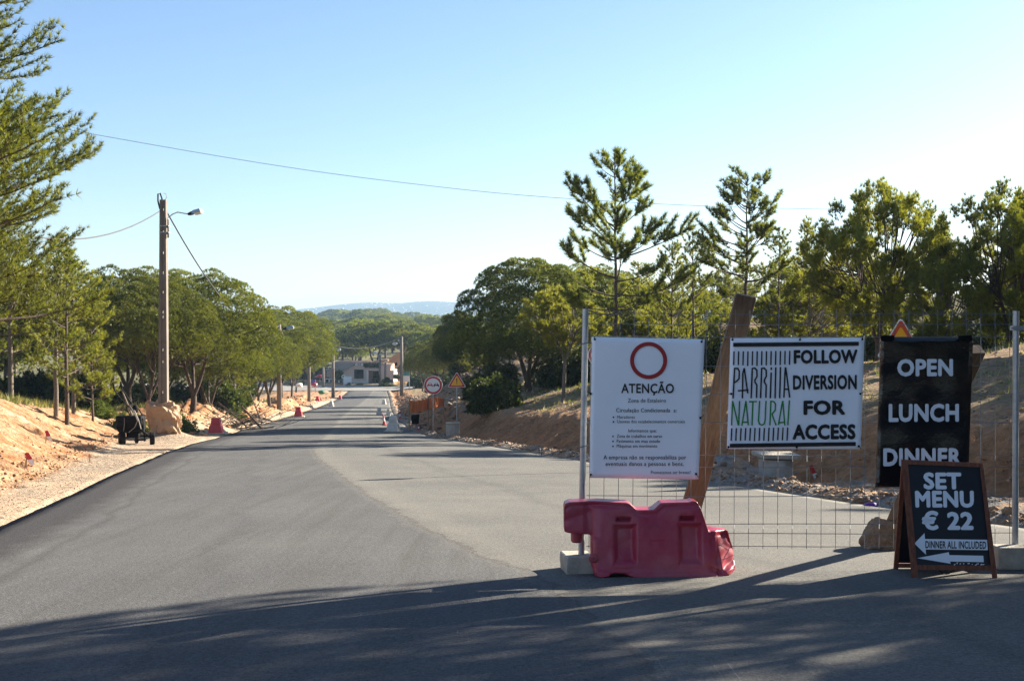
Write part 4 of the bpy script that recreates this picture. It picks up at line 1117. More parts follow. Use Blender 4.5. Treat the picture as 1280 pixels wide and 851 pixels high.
# ---------------------------------------------------------------- red plastic road barrier
out = [(705.6, 636), (707, 631.5), (712, 629.3), (748.6, 628.6), (786, 631), (790, 633), (797, 640), (819, 640), (829, 631.6), (866, 630.5), (868, 629), (874, 630), (877.5, 634), (883, 649), (889.2, 667.4), (903, 668), (917, 669.5), (919.5, 680), (923.4, 691.8),
       (924, 716), (918, 719.5), (900, 722.5), (885, 724.5), (862, 727.5), (842, 727.5), (818, 724.5), (796, 722.5), (780, 717.5), (766, 716.5), (761, 720), (752, 721.5), (743.5, 719.5), (740, 709), (739.8, 671), (729, 670), (712, 668.5), (706, 667)]
BYc = 9.33
bpf = plane(BYc)
brn = bpf(815, 722)
barrier = thing('plastic_barrier', 'battered crimson water-filled plastic barrier lying in front of the fence', 'road barrier', (brn.x, brn.y, brn.z))
mb = MB(); mb.slab([bpf(x, y, .2) for x, y in out], (0, .4, 0))
tmp = mb.mesh('b', M['plastic']); to = link('b', tmp)
md = to.modifiers.new('r', 'REMESH'); md.mode = 'VOXEL'; md.voxel_size = .0085
dg = bpy.context.evaluated_depsgraph_get(); dg.update()
me = bpy.data.meshes.new_from_object(to.evaluated_get(dg)); bpy.data.objects.remove(to)
n = len(me.vertices); co = np.zeros(n * 3); me.vertices.foreach_get('co', co); co = co.reshape(-1, 3)
pxv = CX + co[:, 0] * F / BYc; pyv = CY - (co[:, 2] - H) * F / BYc
yl = (co[:, 1] - BYc) / .2                                       # -1 front .. 1 back
tprof = np.interp(pyv, [628, 634, 645, 668, 705, 712, 728], [.085, .098, .105, .13, .165, .19, .19])
tprof = np.where(pxv < 740, .085, tprof); tprof = np.where(pxv > 893, np.interp(pyv, [668, 690, 720], [.10, .13, .17]), tprof)
# rounded edges: shrink thickness near the outline
O = np.array(out); D = np.full(n, 99.)
for a, b in zip(O, np.roll(O, -1, 0)):
    ab = b - a; t = np.clip(((pxv - a[0]) * ab[0] + (pyv - a[1]) * ab[1]) / (ab @ ab), 0, 1)
    D = np.minimum(D, np.hypot(pxv - a[0] - t * ab[0], pyv - a[1] - t * ab[1]))
rnd = np.sqrt(np.clip(1 - (1 - np.clip(D / 4.5, 0, 1)) ** 2, 0, 1)) * .22 + .78
dep = np.zeros(n)
def recess(x0, x1, y0, y1, s, d):
    m = np.minimum(np.minimum(pxv - x0, x1 - pxv), np.minimum(pyv - y0, y1 - pyv)); return np.clip(m / s, 0, 1) * d
dep += recess(764.5, 794, 651.5, 700, 6, .05) + recess(845, 875.5, 650.5, 701, 6, .05)
dep += recess(768, 787, 643.5, 649, 1.6, .07) + recess(848, 866.5, 642.5, 648.5, 1.6, .07)
dep += np.clip(1 - np.abs(pyv - 711) / 2.5, 0, 1) * .010
dep += recess(809, 829, 671.5, 674.0, .8, .004)
dep += np.clip((pxv - 728) / 6, 0, 1) * np.clip((748 - pxv) / 8, 0, 1) * .018 * (pyv < 668)
# big soft dents, crumpled right end
dn = fbm(pxv * .022, pyv * .03, 3, 2) * .020 + fbm(pxv * .09, pyv * .09, 8, 3) * .003
crm = np.clip((pxv - 884) / 8, 0, 1)
ridge = np.abs(fbm(pxv * .045 + pyv * .02, pyv * .05 - pxv * .02, 15, 3))
dn += crm * (ridge * .03) + np.clip((pxv - 897 - (pyv - 690) * .15) / 26, 0, 1) * .15 * (pxv > 884)
dn -= np.clip((pyv - (717 - (pxv - 886) * .62)) / 5, 0, 1) * np.clip((pxv - 884) / 5, 0, 1) * .05
fold = np.exp(-(((pyv - 706) - (pxv - 886) * .55) / 3.2) ** 2) * np.clip((pxv - 882) / 4, 0, 1) * np.clip((912 - pxv) / 6, 0, 1)
dn += fold * .03
nl_ = np.exp(-(((pyv - 640) + (pxv - 728) * .3) / 6) ** 2) * np.clip((740 - pxv) / 8, 0, 1) * .012
dn += nl_
yy_ = yl * tprof * rnd
front = np.clip(-yl * 1.6, 0, 1)
yy_ = yy_ + front * (dep + dn) - np.clip(yl * 1.6, 0, 1) * (dep * .6)
co[:, 1] = BYc + yy_ + (pxv - 815) * .0004
co[:, 2] += crm * fbm(pxv * .06, pyv * .06, 19, 2) * .008
me.vertices.foreach_set('co', co.ravel().astype(np.float32))
me.polygons.foreach_set('use_smooth', np.ones(len(me.polygons), bool))
me.transform(barrier.matrix_basis.inverted()); me.update()
bo = link('body', me, barrier)
sm = bo.modifiers.new('s', 'SMOOTH'); sm.factor = .4; sm.iterations = 1
mb = MB(); mb.lathe(bpf(741.5, 697.5, .19), [(.030, -.012), (.034, 0), (.034, .012), (.022, .018)], 18, R=Matrix.Rotation(math.pi / 2, 3, 'X') @ Matrix.Rotation(.2, 3, 'X'))
M['capred'] = mat('capred', (.36, .07, .085), .5)
mb.obj('filler_cap', M['capred'], barrier, smooth=False)
mb = MB(); a = bpf(720.7, 667, 0); mb.lathe((a.x, a.y, a.z - .065), [(.035, 0), (.044, .012), (.046, .075)], 18); mb.obj('coupling_peg', M['plastic'], barrier)

# ---------------------------------------------------------------- folding menu board
af = plane(9.192, 0, .2237)
ab = thing('menu_board', 'folding wooden pavement board with black panel reading SET MENU € 22', 'sign', af(1194, 728))
def bar_px(mb, pf, quad, th, off=0.0):
    v = [pf(x, y, off) for x, y in quad]; w = [pf(x, y, off - th) for x, y in quad]
    mb.add(v + w, [(3, 2, 1, 0), (4, 5, 6, 7), (0, 1, 5, 4), (1, 2, 6, 5), (2, 3, 7, 6), (3, 0, 4, 7)])
fr = thing('front_frame', None, None); fr.parent = ab; fr.location = (0, 0, 0)
def part(mb, nm, mt, parent=ab, bevel=0): return mb.obj(nm, M[mt], parent, bevel=bevel)
bpy.data.objects.remove(fr)
for q in (((1126.5, 577), (1135, 579), (1148.5, 730), (1140, 730)), ((1224.5, 581), (1229, 579.5), (1248, 731), (1241, 731))):
    mb = MB(); bar_px(mb, af, q, .022, .012); part(mb, 'stile', 'woodred', bevel=.002)
for q in (((1126.5, 574), (1229.3, 578.5), (1229.3, 584), (1126.5, 580)), ((1146, 705.5), (1240, 706.5), (1240.5, 712.5), (1146.7, 712))):
    mb = MB(); bar_px(mb, af, q, .022, .010); part(mb, 'rail', 'woodred', bevel=.002)
mb = MB(); bar_px(mb, af, ((1134, 579), (1226, 581.5), (1239, 707), (1146, 706.5)), .006, -.004); panel = part(mb, 'panel', 'boardblack')
a3 = lambda x, y, o=0: af(x, y, o - .002)
q3 = lambda x, y: (1100 + x / 4.725, 560 + y / 4.725)
for s, a, b, y, c, bd, ln in (('SET', 1154.6, 1202, 611.3, 21, .045, -.03), ('MENU', 1144.2, 1217.7, 634, 21, .045, -.03), ('€ 22', 1152.5, 1217, 662, 22.5, .045, -.03)):
    lettering(ab, a3, s, a, b, y, c, 'letterwhite', bd, lean=ln)
mb = MB()
mb.add(flat(a3, [q3(*p) for p in ((203, 562), (263, 500), (272, 628))], .005), [(0, 1, 2)])
mb.add(flat(a3, [q3(*p) for p in ((262, 535), (632, 540), (637, 601), (267, 597))], .0052), [(0, 1, 2, 3)])
part(mb, 'arrow', 'letterwhite')
lettering(ab, a3, 'DINNER ALL INCLUDED', *[1100 + v / 4.725 for v in (268, 627)], 560 + 590 / 4.725, 9.2, 'ink', .022, off=.0075, slope=.01)
mb = MB(); mb.add(flat(a3, [q3(*p) for p in ((220, 648), (406, 613), (409, 630), (610, 634), (613, 672), (414, 668), (417, 681))], .005), [(0, 1, 2, 3, 4, 5, 6)]); part(mb, 'arrow', 'letterwhite')
rg = np.random.default_rng(3); mb = MB()
for k in range(16):
    x = rg.uniform(435, 625); y = 684 + rg.uniform(-5, 4) - (8 if x < 520 else 0) * rg.uniform(0, 1); w = rg.uniform(4, 15)
    mb.add(flat(a3, [q3(*p) for p in ((x, y), (x + w, y - 2), (x + w * .8, y + 4), (x + 2, y + 5))], .0045), [(0, 1, 2, 3)])
part(mb, 'peeled_lettering', 'letterwhite')
hinge = af(1127, 576, -.03)
mb = MB(); pl0 = af(1130, 578, -.035); pb0 = P(1118.5, 716, 9.60); pb0.z = gz(pb0.x, pb0.y); mb.beam(pb0, pl0, .035, .02, (0, 1, 0)); part(mb, 'rear_leg', 'woodred', bevel=.002)
pr0 = af(1226, 581, -.035); pb1 = P(1210, 717, 9.60); pb1.z = gz(pb1.x, pb1.y)
mb = MB(); mb.beam(pb1, pr0, .035, .02, (0, 1, 0)); part(mb, 'rear_leg', 'woodred', bevel=.002)
mb = MB(); l_ = lambda a, b, t: a + (b - a) * t
mb.add([l_(pb0, pl0, .16), l_(pb1, pr0, .16), l_(pb1, pr0, .98), l_(pb0, pl0, .98)], [(0, 1, 2, 3)]); part(mb, 'rear_panel', 'boardblack')
mb = MB(); mb.beam(l_(pb0, pl0, .14), l_(pb1, pr0, .14), .02, .035); part(mb, 'rail', 'woodred')
mb = MB(); mb.tube([af(1174 + 18 * t, 712.5 + 4.5 * math.sin(math.pi * t), -.01) for t in np.linspace(0, 1, 9)], .004, 6); part(mb, 'handle', 'black')

# ---------------------------------------------------------------- traffic signs
def round_sign(px, py, Y, r, base_py, lab, full=True, yaw=0):
    c = P(px, py, Y); gxy = gz(c.x, Y)
    rt = thing('road_sign', lab, 'road sign', (c.x, Y, gxy), yaw)
    Rm = Matrix.Rotation(math.pi / 2, 3, 'X'); cz = c.z - gxy
    def o(mb, nm, mt): me = mb.mesh(nm, M[mt]); return link(nm, me, rt)
    mb = MB(); mb.tube([(0, .035, -.4), (0, .035, cz + r * .5)], .03, 10); o(mb, 'pole', 'galv')
    mb = MB(); mb.lathe((0, 0, cz), [(r, -.012), (r, .008), (r - .01, .012)], 36, R=Rm); d = o(mb, 'disc', 'white')
    mb = MB(); mb.lathe((0, -.013, cz), [(r * .95, -.0), (r * .95, .002)], 36, R=Rm); o(mb, 'red_border', 'redface')
    mb = MB(); mb.lathe((0, -.017, cz), [(r * .74, -.0), (r * .74, .002)], 36, R=Rm); o(mb, 'white_face', 'white')
    for sx, mt in ((-1, 'redface'), (1, 'ink')):
        s = r * .30; k = sx * r * .34
        mb = MB(); pts = [(-1, -.55), (-1, .15), (-.72, .2), (-.5, .72), (.5, .72), (.72, .2), (1, .15), (1, -.55), (.62, -.55), (.62, -.25), (-.62, -.25), (-.62, -.55)]
        mb.add([(k + x * s, -.0215, cz + z * s) for x, z in pts], [tuple(range(len(pts)))])
        ob = o(mb, 'car_symbol', mt)
        mb = MB(); mb.add([(k + x * s, -.0225, cz + z * s) for x, z in ((-.42, .2), (-.3, .55), (.3, .55), (.42, .2))], [(0, 1, 2, 3)]); o(mb, 'car_window', 'white')
    return rt
def tri_sign(px, pyt, pyb, Y, lab, sym='!', yaw=0):
    a = P(px, pyt, Y); b = P(px, pyb, Y); g0 = gz(a.x, Y)
    rt = thing('road_sign', lab, 'road sign', (a.x, Y, g0), yaw)
    ht, hb = a.z - g0, b.z - g0; hh = ht - hb; w = hh * .60
    def o(mb, nm, mt): return link(nm, mb.mesh(nm, M[mt]), rt)
    def tri(k, y, th):
        cz = hb + hh / 3; pts = []
        base_ = [(-w, hb), (w, hb), (0, ht)]
        for i in range(3):
            p, q0, q1 = np.array(base_[i]), np.array(base_[i - 1]), np.array(base_[(i + 1) % 3])
            for t in (0, .5, 1):
                u = p + ((q0 - p) * (.07) * (1 - t) + (q1 - p) * .07 * t); u = u + (p - u) * .25 * (t == .5)
                pts.append((u[0] * k, y, cz + (u[1] - cz) * k))
        mb = MB(); mb.slab(pts, (0, th, 0)); return mb
    mb = MB(); mb.tube([(0, .035, -.4), (0, .035, hb + hh * .6)], .03, 10); o(mb, 'pole', 'galv')
    o(tri(1, 0, .012), 'plate', 'white'); o(tri(.93, -.004, .002), 'red_border', 'redface' if sym == '!' else 'redorange'); o(tri(.66, -.008, .002), 'yellow_face', 'yellow')
    cz = hb + hh * .28
    mb = MB()
    if sym == '!':
        s = hh
        mb.add([(-.035 * s, -.011, cz + .30 * s), (.035 * s, -.011, cz + .30 * s), (.02 * s, -.011, cz + .03 * s), (-.02 * s, -.011, cz + .03 * s)], [(0, 1, 2, 3)])
        mb.box((0, -.011, cz - .035 * s), (.06 * s, .002, .055 * s))
    else:
        s = hh
        mb.add([(x * s, -.011, cz + z * s) for x, z in ((-.14, -.05), (-.14, .13), (-.03, .15), (-.02, .05), (.05, .15), (.12, .13), (.14, -.05))], [tuple(range(7))])
    o(mb, 'symbol', 'ink')
    return rt
round_sign(541.5, 481.3, 58, 11.6 / F * 58, 522, 'round no-overtaking sign with red border beside the orange netting', yaw=-.06)
tri_sign(571, 464.5, 484, 60, 'yellow warning triangle with exclamation mark and red border on the bank', yaw=-.05)
tri_sign(1126, 396, 447, 21, 'orange-red roadworks triangle rising behind the top edge of the black banner', 'w', yaw=.0)
round_sign(750, 443.5, 23, 15 / F * 23, 520, 'second round no-overtaking sign, mostly hidden behind the ATENÇÃO notice')

# ---------------------------------------------------------------- barrier ends, cones
def barrier_end(px, pyb, Y, w_px, h_px, mt, lab, yaw=0.0, plate=False, group='barrier ends along the road'):
    X = (px - CX) * Y / F; w = w_px * Y / F; h = h_px * Y / F; d = w * 1.1
    rx = float(eR(Y)); inside = float(eL(Y)) < X < rx
    z = max(gz(X, Y), float(zr(Y)) + .0) if inside else gz(X, Y)
    if inside: z = float(zr(Y)) + .03
    rt = thing('road_barrier', lab, 'road barrier', (X, Y, z), yaw, group)
    def o(mb, nm, m_, bv=0): return link(nm, mb.mesh(nm, M[m_], bevel=bv), rt)
    mb = MB(); mb.box((0, 0, h * .27), (w, d, h * .46), taper=.84)
    mb.box((0, 0, h * .52), (w * .84, d * .84, h * .06), taper=.90)
    mb.box((0, 0, h * .77), (w * .70, d * .72, h * .45), taper=.78)
    o(mb, 'body', mt, .012)
    mb = MB(); mb.box((0, -d * .40, h * .74), (w * .3, .03, h * .12)); o(mb, 'grip', mt)
    if plate:
        mb = MB(); mb.box((.0, 0, .035), (w * 1.5, d * 1.3, .07)); o(mb, 'base_plate', 'blockcon')
    else:
        mb = MB(); mb.box((.0, 0, .02), (w * 1.08, d * 1.08, .04)); o(mb, 'foot', mt)
    return rt
barrier_end(270, 546, 56, 17.5, 20, 'plasticfar', 'red plastic barrier on a plate, nearest of those on the left road edge', .1, True)
barrier_end(373, 520, 99, 10, 12.5, 'plasticfar', 'red barrier at the left road edge beside the second lamp pole', .1, True)
barrier_end(397, 504.5, 160, 5.5, 6.5, 'plasticfar', 'small red barrier beside the third lamp pole')
barrier_end(414, 504.5, 152, 6, 7, 'plasticwhite', 'small white barrier at the left road edge near the third lamp pole')
barrier_end(425, 495.5, 184, 4, 4.5, 'plasticfar', 'farthest small red barrier just past the fourth lamp pole')
barrier_end(491.5, 540.5, 60.5, 14.5, 20, 'plasticwhite', 'big white barrier on a dark plate at the right road edge', -.1, True)
barrier_end(474, 518, 106, 7, 9, 'plasticwhite', 'white barrier standing on the far carriageway', 0)
barrier_end(480, 505.5, 162, 5, 6.5, 'plasticwhite', 'farthest white barrier on the carriageway', 0)
barrier_end(485.5, 519, 104, 5.5, 8.5, 'plasticwhite', 'white barrier standing in shade at the right road edge', 0)
def cone(px, pyb, Y, h_px, lab, lean=0.0):
    X = (px - CX) * Y / F; h = h_px * Y / F; z = float(zr(Y)) + .05 if X < float(eR(Y)) else gz(X, Y)
    rt = thing('traffic_cone', lab, 'traffic cone', (X, Y, z), 0); rt.rotation_euler = (0, lean, 0)
    def o(mb, nm, m_): return link(nm, mb.mesh(nm, M[m_]), rt)
    r0, r1 = h * .15, h * .045; rr = lambda t: r0 + (r1 - r0) * t
    mb = MB(); mb.box((0, 0, .02), (h * .42, h * .42, .04)); o(mb, 'base', 'plasticfar')
    mb = MB(); mb.lathe((0, 0, 0), [(rr(0), .04), (rr(.35), h * .35)], 14); mb.lathe((0, 0, 0), [(rr(.62), h * .62), (rr(1), h)], 14); o(mb, 'cone', 'plasticfar')
    mb = MB(); mb.lathe((0, 0, 0), [(rr(.35) + .003, h * .35), (rr(.62) + .003, h * .62)], 14); o(mb, 'white_band', 'white')
cone(480.5, 531.5, 74, 14, 'red and white cone at the right road edge behind the big white barrier', -.12)
cone(523, 535, 62, 8.5, 'small red and white cone on the rubble in front of the orange netting', .1)
cone(500, 514, 92, 10, 'orange and white cone left of the orange netting')

# orange netting
nt = thing('safety_netting', 'orange plastic safety netting strung low across the right bank', 'netting', P(532, 512, 66))
pts = [(511.5, 500.5, 514.5, 64), (518, 502, 515.5, 65), (526, 500.5, 513.5, 66), (535, 498.5, 511, 67.5), (544, 496.8, 509.5, 69), (549, 497.5, 508, 70), (554, 498, 507.5, 71)]
X_ = np.array(pts); tq = np.linspace(0, 1, 43); idx = np.linspace(0, 1, len(pts))
pxs, tps, bts, Ys = [np.interp(tq, idx, X_[:, i]) for i in range(4)]
Vn = []
nr_ = 9
for i in range(43):
    for j in range(nr_):
        py = tps[i] + (bts[i] - tps[i]) * j / (nr_ - 1) + .35 * math.sin(i * 1.1) * (1 - j / 8); Vn.append(P(pxs[i], py, Ys[i] + .18 * math.sin(i * .9 + j * .35) + .08 * math.sin(i * 2.3)))
mb = MB()
for i in range(43):
    mb.tube([Vn[i * nr_ + j] for j in range(nr_)], .028, 4)
for j in range(nr_):
    mb.tube([Vn[i * nr_ + j] for i in range(43)], .032, 4)
mb.obj('net', M['orange'], nt)
for i, e in ((0, .45), (21, .25), (42, .3)):
    a = Vn[i * nr_]; mb = MB(); mb.tube([(a.x, a.y + .03, gz(a.x, a.y) - .1), (a.x, a.y + .03, a.z + .1)], .04, 7); mb.obj('stake', M['woodlight'], nt)

# concrete rings and a tank
def conc_ring(px, py_b, Y, w_px, h_px, lab, slab=None):
    X = (px - CX) * Y / F; r = w_px * Y / F / 2; h = h_px * Y / F; zb = H - (py_b - CY) * Y / F
    rt = thing('manhole_ring', lab, 'concrete ring', (X, Y, zb))
    mb = MB(); mb.lathe((0, 0, 0), [(r * .98, -.4), (r, 0), (r, h), (r * .97, h + .012), (r * .80, h + .012), (r * .78, h - .02), (r * .78, -.2)], 28)
    link('ring', mb.mesh('ring', M['concrete'], True), rt)
    if slab:
        mb = MB(); mb.box((0, 0, h + .075), (r * 2.45, r * 2.1, .07)); o = link('lid', mb.mesh('lid', M['blockcon'], bevel=.01), rt); o.rotation_euler = (0.02, .035, .1)
    else:
        mb = MB(); mb.lathe((0, 0, 0), [(r * 1.06, h + .014), (r * 1.08, h + .07), (r * .8, h + .075), (r * .78, h + .016)], 28); link('rim', mb.mesh('rim', M['blockcon'], True), rt)
conc_ring(969.5, 597, 21.9, 42, 23.5, 'concrete manhole ring topped by a slab, seen through the fence', True)
conc_ring(566, 541, 49.5, 17, 11, 'concrete manhole ring sunk in the right bank below the yellow triangle')
X = (519 - CX) * 66 / F
tk = thing('black_tub', 'dark plastic tub standing beneath the orange netting', 'tub', (X, 66, H - (527 - CY) * 66 / F))
mb = MB(); mb.lathe((0, 0, 0), [(.20, -.1), (.23, .36), (.25, .37), (.25, .40), (.21, .40), (.19, .1)], 18); link('tub', mb.mesh('tub', M['black'], True), tk)
mb = MB(); mb.box((.1, -.05, .43), (.75, .3, .03), R=Matrix.Rotation(-.18, 3, 'Y')); link('board', mb.mesh('board', M['woodlight']), tk)
# marking pegs wrapped in red and white tape
def peg(px, py, Y, h, lab, mt='redface'):
    X = (px - CX) * Y / F; z = gz(X, Y)
    rt = thing('marker_peg', lab, 'marker peg', (X, Y, z), px)
    mb = MB(); mb.beam((0, 0, -.1), (.02, 0, h), .025, .025); link('stake', mb.mesh('stake', M['woodlight']), rt)
    mb = MB()
    mb.add([(-.03, -.02, h * .95), (.05, -.02, h), (.12, -.04, h * .55), (.03, -.04, h * .5)], [(0, 1, 2, 3)]); link('red_tape', mb.mesh('tape', M[mt]), rt)
    mb = MB(); mb.add([(.03, -.041, h * .5), (.12, -.041, h * .55), (.16, -.05, h * .2), (.09, -.05, h * .12)], [(0, 1, 2, 3)]); link('white_tape', mb.mesh('tape', M['white']), rt)
peg(32, 575, 23, .28, 'marker peg with pink tape low on the left clay bank')
peg(112, 571, 27, .20, 'marker peg with pink and white tape at the foot of the left clay bank')
peg(57, 512, 31, .32, 'reddish marker peg on the upper edge of the left clay bank')
peg(141, 514, 42, .3, 'marker peg with pale tape behind the black cart')
peg(677, 560, 30.5, .28, 'marker peg with red and white tape at the foot of the right bank')
peg(1012, 600, 22.3, .34, 'peg with red and white tape right of the concrete manhole ring')
peg(599, 522, 47, .3, 'short reddish peg on the lip of the right bank')
c = P(1089, 627, 15.7)
o = rock('crumpled_wrapper', (c.x, c.y, gz(c.x, c.y) + .04), (.085, .05, .04), 9, 'crumpled purple wrapper on the rubble left of the boulder', cat='litter', sub=2)
M['purple'] = mat('purple', (.16, .05, .42), .4); o.data.materials.clear(); o.data.materials.append(M['purple'])

# ---------------------------------------------------------------- poles, lamps, cables
def luminaire(rt, a, b, rise, mt='lampgrey', big=1.0, arm_r=.022):
    """arm from a, head ending at b"""
    a, b = Vector(a), Vector(b); d = (b - a); hd = Vector((d.x, d.y, 0)); L = hd.length; u = hd.normalized()
    h0 = b - u * .62 * big - Vector((0, 0, .08 * big))
    pts = [a, a + Vector((0, 0, .30 * rise)), a + u * L * .12 + Vector((0, 0, .62 * rise)), a + u * L * .28 + Vector((0, 0, .82 * rise)), h0]
    mb = MB(); mb.tube(pts, arm_r, 8); mb.obj('lamp_arm', M['galv'], rt)
    q = u.to_track_quat('X', 'Z').to_matrix()
    tilt = Matrix.Rotation(-.2, 3, 'Y')
    mb = MB(); n = 8
    prof = [(0, .05), (.12, .075), (.22, .075)]
    mb.tube([h0 + (q @ tilt @ Vector((x * big, 0, 0))) for x, r in prof], [r * big for x, r in prof], 10); mb.obj('lamp_neck', M['black'], rt)
    mb = MB(); mb.box(h0 + q @ tilt @ Vector((.42 * big, 0, .02 * big)), (.42 * big, .24 * big, .13 * big), R=q @ tilt, taper=.75); mb.obj('lamp_head', M[mt], rt, bevel=.015)
    mb = MB(); mb.box(h0 + q @ tilt @ Vector((.46 * big, 0, -.075 * big)), (.36 * big, .20 * big, .08 * big), R=q @ tilt @ Matrix.Rotation(math.pi, 3, 'X'), taper=.7); mb.obj('lamp_glass', M['lampglass'], rt, bevel=.01)
# concrete lattice pole
Yp = 46.0
pb = P(204.5, 507, Yp); ptp = P(205.5, 250, Yp)
pole = thing('concrete_pole', 'tall square concrete pole with lamp arm on a clay pedestal', 'utility pole', (pb.x, Yp, pb.z))
Hh = ptp.z - pb.z
def wd(z): return .34 + (.235 - .34) * z / Hh
mb = MB()
N_h = 11; zs_ = np.linspace(-.8, Hh, 30)
for sx in (-1, 1):
    for z0_, z1_ in zip(zs_[:-1], zs_[1:]):
        w0, w1 = wd(z0_), wd(z1_); f0, f1 = w0 * .34, w1 * .34
        v = []
        for z, w, f in ((z0_, w0, f0), (z1_, w1, f1)):
            for (x, y) in ((sx * w / 2, -.13), (sx * (w / 2 - f), -.13), (sx * (w / 2 - f), .13), (sx * w / 2, .13)): v.append((x, y, z))
        mb.add(v, [(0, 1, 5, 4), (1, 2, 6, 5), (2, 3, 7, 6), (3, 0, 4, 7), (4, 5, 6, 7), (3, 2, 1, 0)])
link('flanges', mb.mesh('flanges', M['poleconc']), pole)
holes = [Hh - (py - 250) / F * Yp for py in (262, 290, 316, 341, 365, 390, 396, 437, 452, 490)]
cuts = sorted(holes); z = -.8
mb = MB()
for hz_ in cuts + [None]:
    z1_ = (hz_ - .055) if hz_ is not None else Hh
    if z1_ - z > .01: mb.box((0, 0, (z + z1_) / 2), (wd(z) * .33, .20, z1_ - z))
    if hz_ is not None: z = hz_ + .055
link('web', mb.mesh('web', M['poleconc']), pole)
mb = MB(); mb.tube([(-.13, -.05, Hh - .35), (-.2, -.05, Hh - .05), (-.2, -.05, Hh + .22), (-.12, -.05, Hh + .25), (-.05, -.05, Hh + .05), (-.02, -.05, Hh - .25)], .03, 7); link('cable_loop', mb.mesh('cable_loop', M['black'], True), pole)
mb = MB(); mb.tube([(.06, 0, Hh), (.12, 0, Hh + .1), (.10, 0, Hh + .22), (0, 0, Hh + .26)], .01, 5); link('cable_loop', mb.mesh('cable_loop', M['cablelit'], True), pole)
for zz_ in (Hh - 1.0, Hh - 1.25): mb = MB(); mb.box((.05, 0, zz_), (.36, .30, .035)); link('strap', mb.mesh('strap', M['galv']), pole)
mb = MB(); mb.tube([(.19, -.05, Hh - 1.45), (.19, -.05, Hh - .75)], .035, 8); link('arm_socket', mb.mesh('arm_socket', M['poleconc'], True), pole)
hd = P(252.5, 264.5, Yp - .6)
luminaire(pole, (pb.x + .19, Yp - .05, pb.z + Hh - .80), hd, .38)
# pedestal of earth left standing round the pole
mound = rock('earth_pedestal', (pb.x - .0, Yp + .1, pb.z - .62), (.62, .6, .80), 12, 'knob of pale clay left standing around the foot of the tall concrete pole', cat='earth mound', rough=.42, sub=5)
M['clayrock'] = mat('clayrock', (.50, .36, .24), .95, noise=.4, scale=3, bump=1, bscale=6, bdist=.12, col2=(.34, .21, .12)); mound.data.materials.clear(); mound.data.materials.append(M['clayrock'])

def wood_pole(px, pyt, pyb, Y, r, lab, lamp=None, big=1.0, grp='lamp poles down the road'):
    a = P(px, pyb, Y); b = P(px, pyt, Y); g0 = gz(a.x, Y)
    rt = thing('lamp_pole', lab, 'lamp pole', (a.x, Y, g0), 0, grp)
    mb = MB(); mb.tube([(a.x, Y, g0 - .4), (a.x, Y, b.z)], [r * 1.15, r * .8], 10); mb.obj('pole', M['poleconc'], rt, smooth=True)
    if lamp:
        luminaire(rt, (b.x + (.1 if lamp[0] > px else -.1), Y - .05, b.z - .9), P(lamp[0], lamp[1], Y), .4, big=big, arm_r=.035)
    return b
b2 = wood_pole(349, 405.5, 517, 105, .20, 'lamp pole second from the tall concrete pole, by the red spoil', (367.5, 409.5), 1.6)
b3 = wood_pole(386.3, 428, 505, 154, .20, 'lamp pole standing in the heaps of red spoil', (398.5, 430.5), 1.7)
b4 = wood_pole(404, 450, 486, 224, .24, 'short lamp pole far off beside the restaurant terrace', (398, 449), 1.8)
b5 = wood_pole(416.3, 431.5, 496, 187, .24, 'lamp pole where the spoil heaps end before the junction', (426, 437), 2.0)
b6 = wood_pole(502, 420.5, 483.5, 192, .26, 'tall pole in front of the green signboards', (490.5, 429.5), 2.0)
wood_pole(475, 443, 470, 236, .26, 'lamp column at the restaurant entrance, with lamp', (466.5, 441), 2.0)
wood_pole(481.7, 453, 471, 238, .24, 'bare column right of the restaurant entrance lamp')
def cable(name, a, b, sag, r, lab, mt='cable', n=24, grp=None):
    a, b = Vector(a), Vector(b); mb = MB()
    pts = [a + (b - a) * t - Vector((0, 0, 4 * sag * t * (1 - t))) for t in np.linspace(0, 1, n)]
    mb.tube(pts, r, 6); return tag(mb.obj(name, M[mt], None, a), lab, 'cable', grp)
k1 = P(207, 262, Yp)
cable('overhead_cable', P(203, 262, Yp), P(-250, 120, 28), 2.1, .022, 'thick bundled cable sagging from the concrete pole to the left edge', grp='bundled cables of the lamp poles')
cable('overhead_cable', k1, b2 + Vector((0, 0, -.1)), 2.0, .028, 'bundled cable dropping from the concrete pole to the second pole', 'cable', 40, 'bundled cables of the lamp poles')
cable('overhead_cable', b2, b3, 2.3, .035, 'pale bundled cable between the second and third lamp poles', 'cablelit', 24, 'bundled cables of the lamp poles')
cable('overhead_cable', b3, b4, 1.9, .05, 'bundled cable from the spoil-heap pole to the short far pole', 'cablelit', 24, 'bundled cables of the lamp poles')
cable('overhead_cable', b4, b5, 1.0, .05, 'short steep cable up to the fourth lamp pole', 'cablelit', 24, 'bundled cables of the lamp poles')
cable('overhead_cable', b5, b6, 1.1, .06, 'pale cable spanning the road in front of the restaurant', 'cablelit', 24, 'bundled cables of the lamp poles')
wp = [(-900, -60, 32), (-200, 108, 40), (45, 155, 43), (320, 203, 46.5), (500, 228, 49), (690, 247, 51.5), (950, 260, 55), (1210, 261, 58), (1500, 250, 62), (2400, 180, 72)]
mb = MB(); pw = [P(*q) for q in wp]; fine = []
for i in range(len(pw) - 1):
    p0, p1, p2, p3 = pw[max(0, i - 1)], pw[i], pw[i + 1], pw[min(len(pw) - 1, i + 2)]
    for t in np.linspace(0, 1, 7)[:-1]:
        fine.append(.5 * ((2 * p1) + (p2 - p0) * t + (2 * p0 - 5 * p1 + 4 * p2 - p3) * t * t + (3 * p1 - p0 - 3 * p2 + p3) * t ** 3))
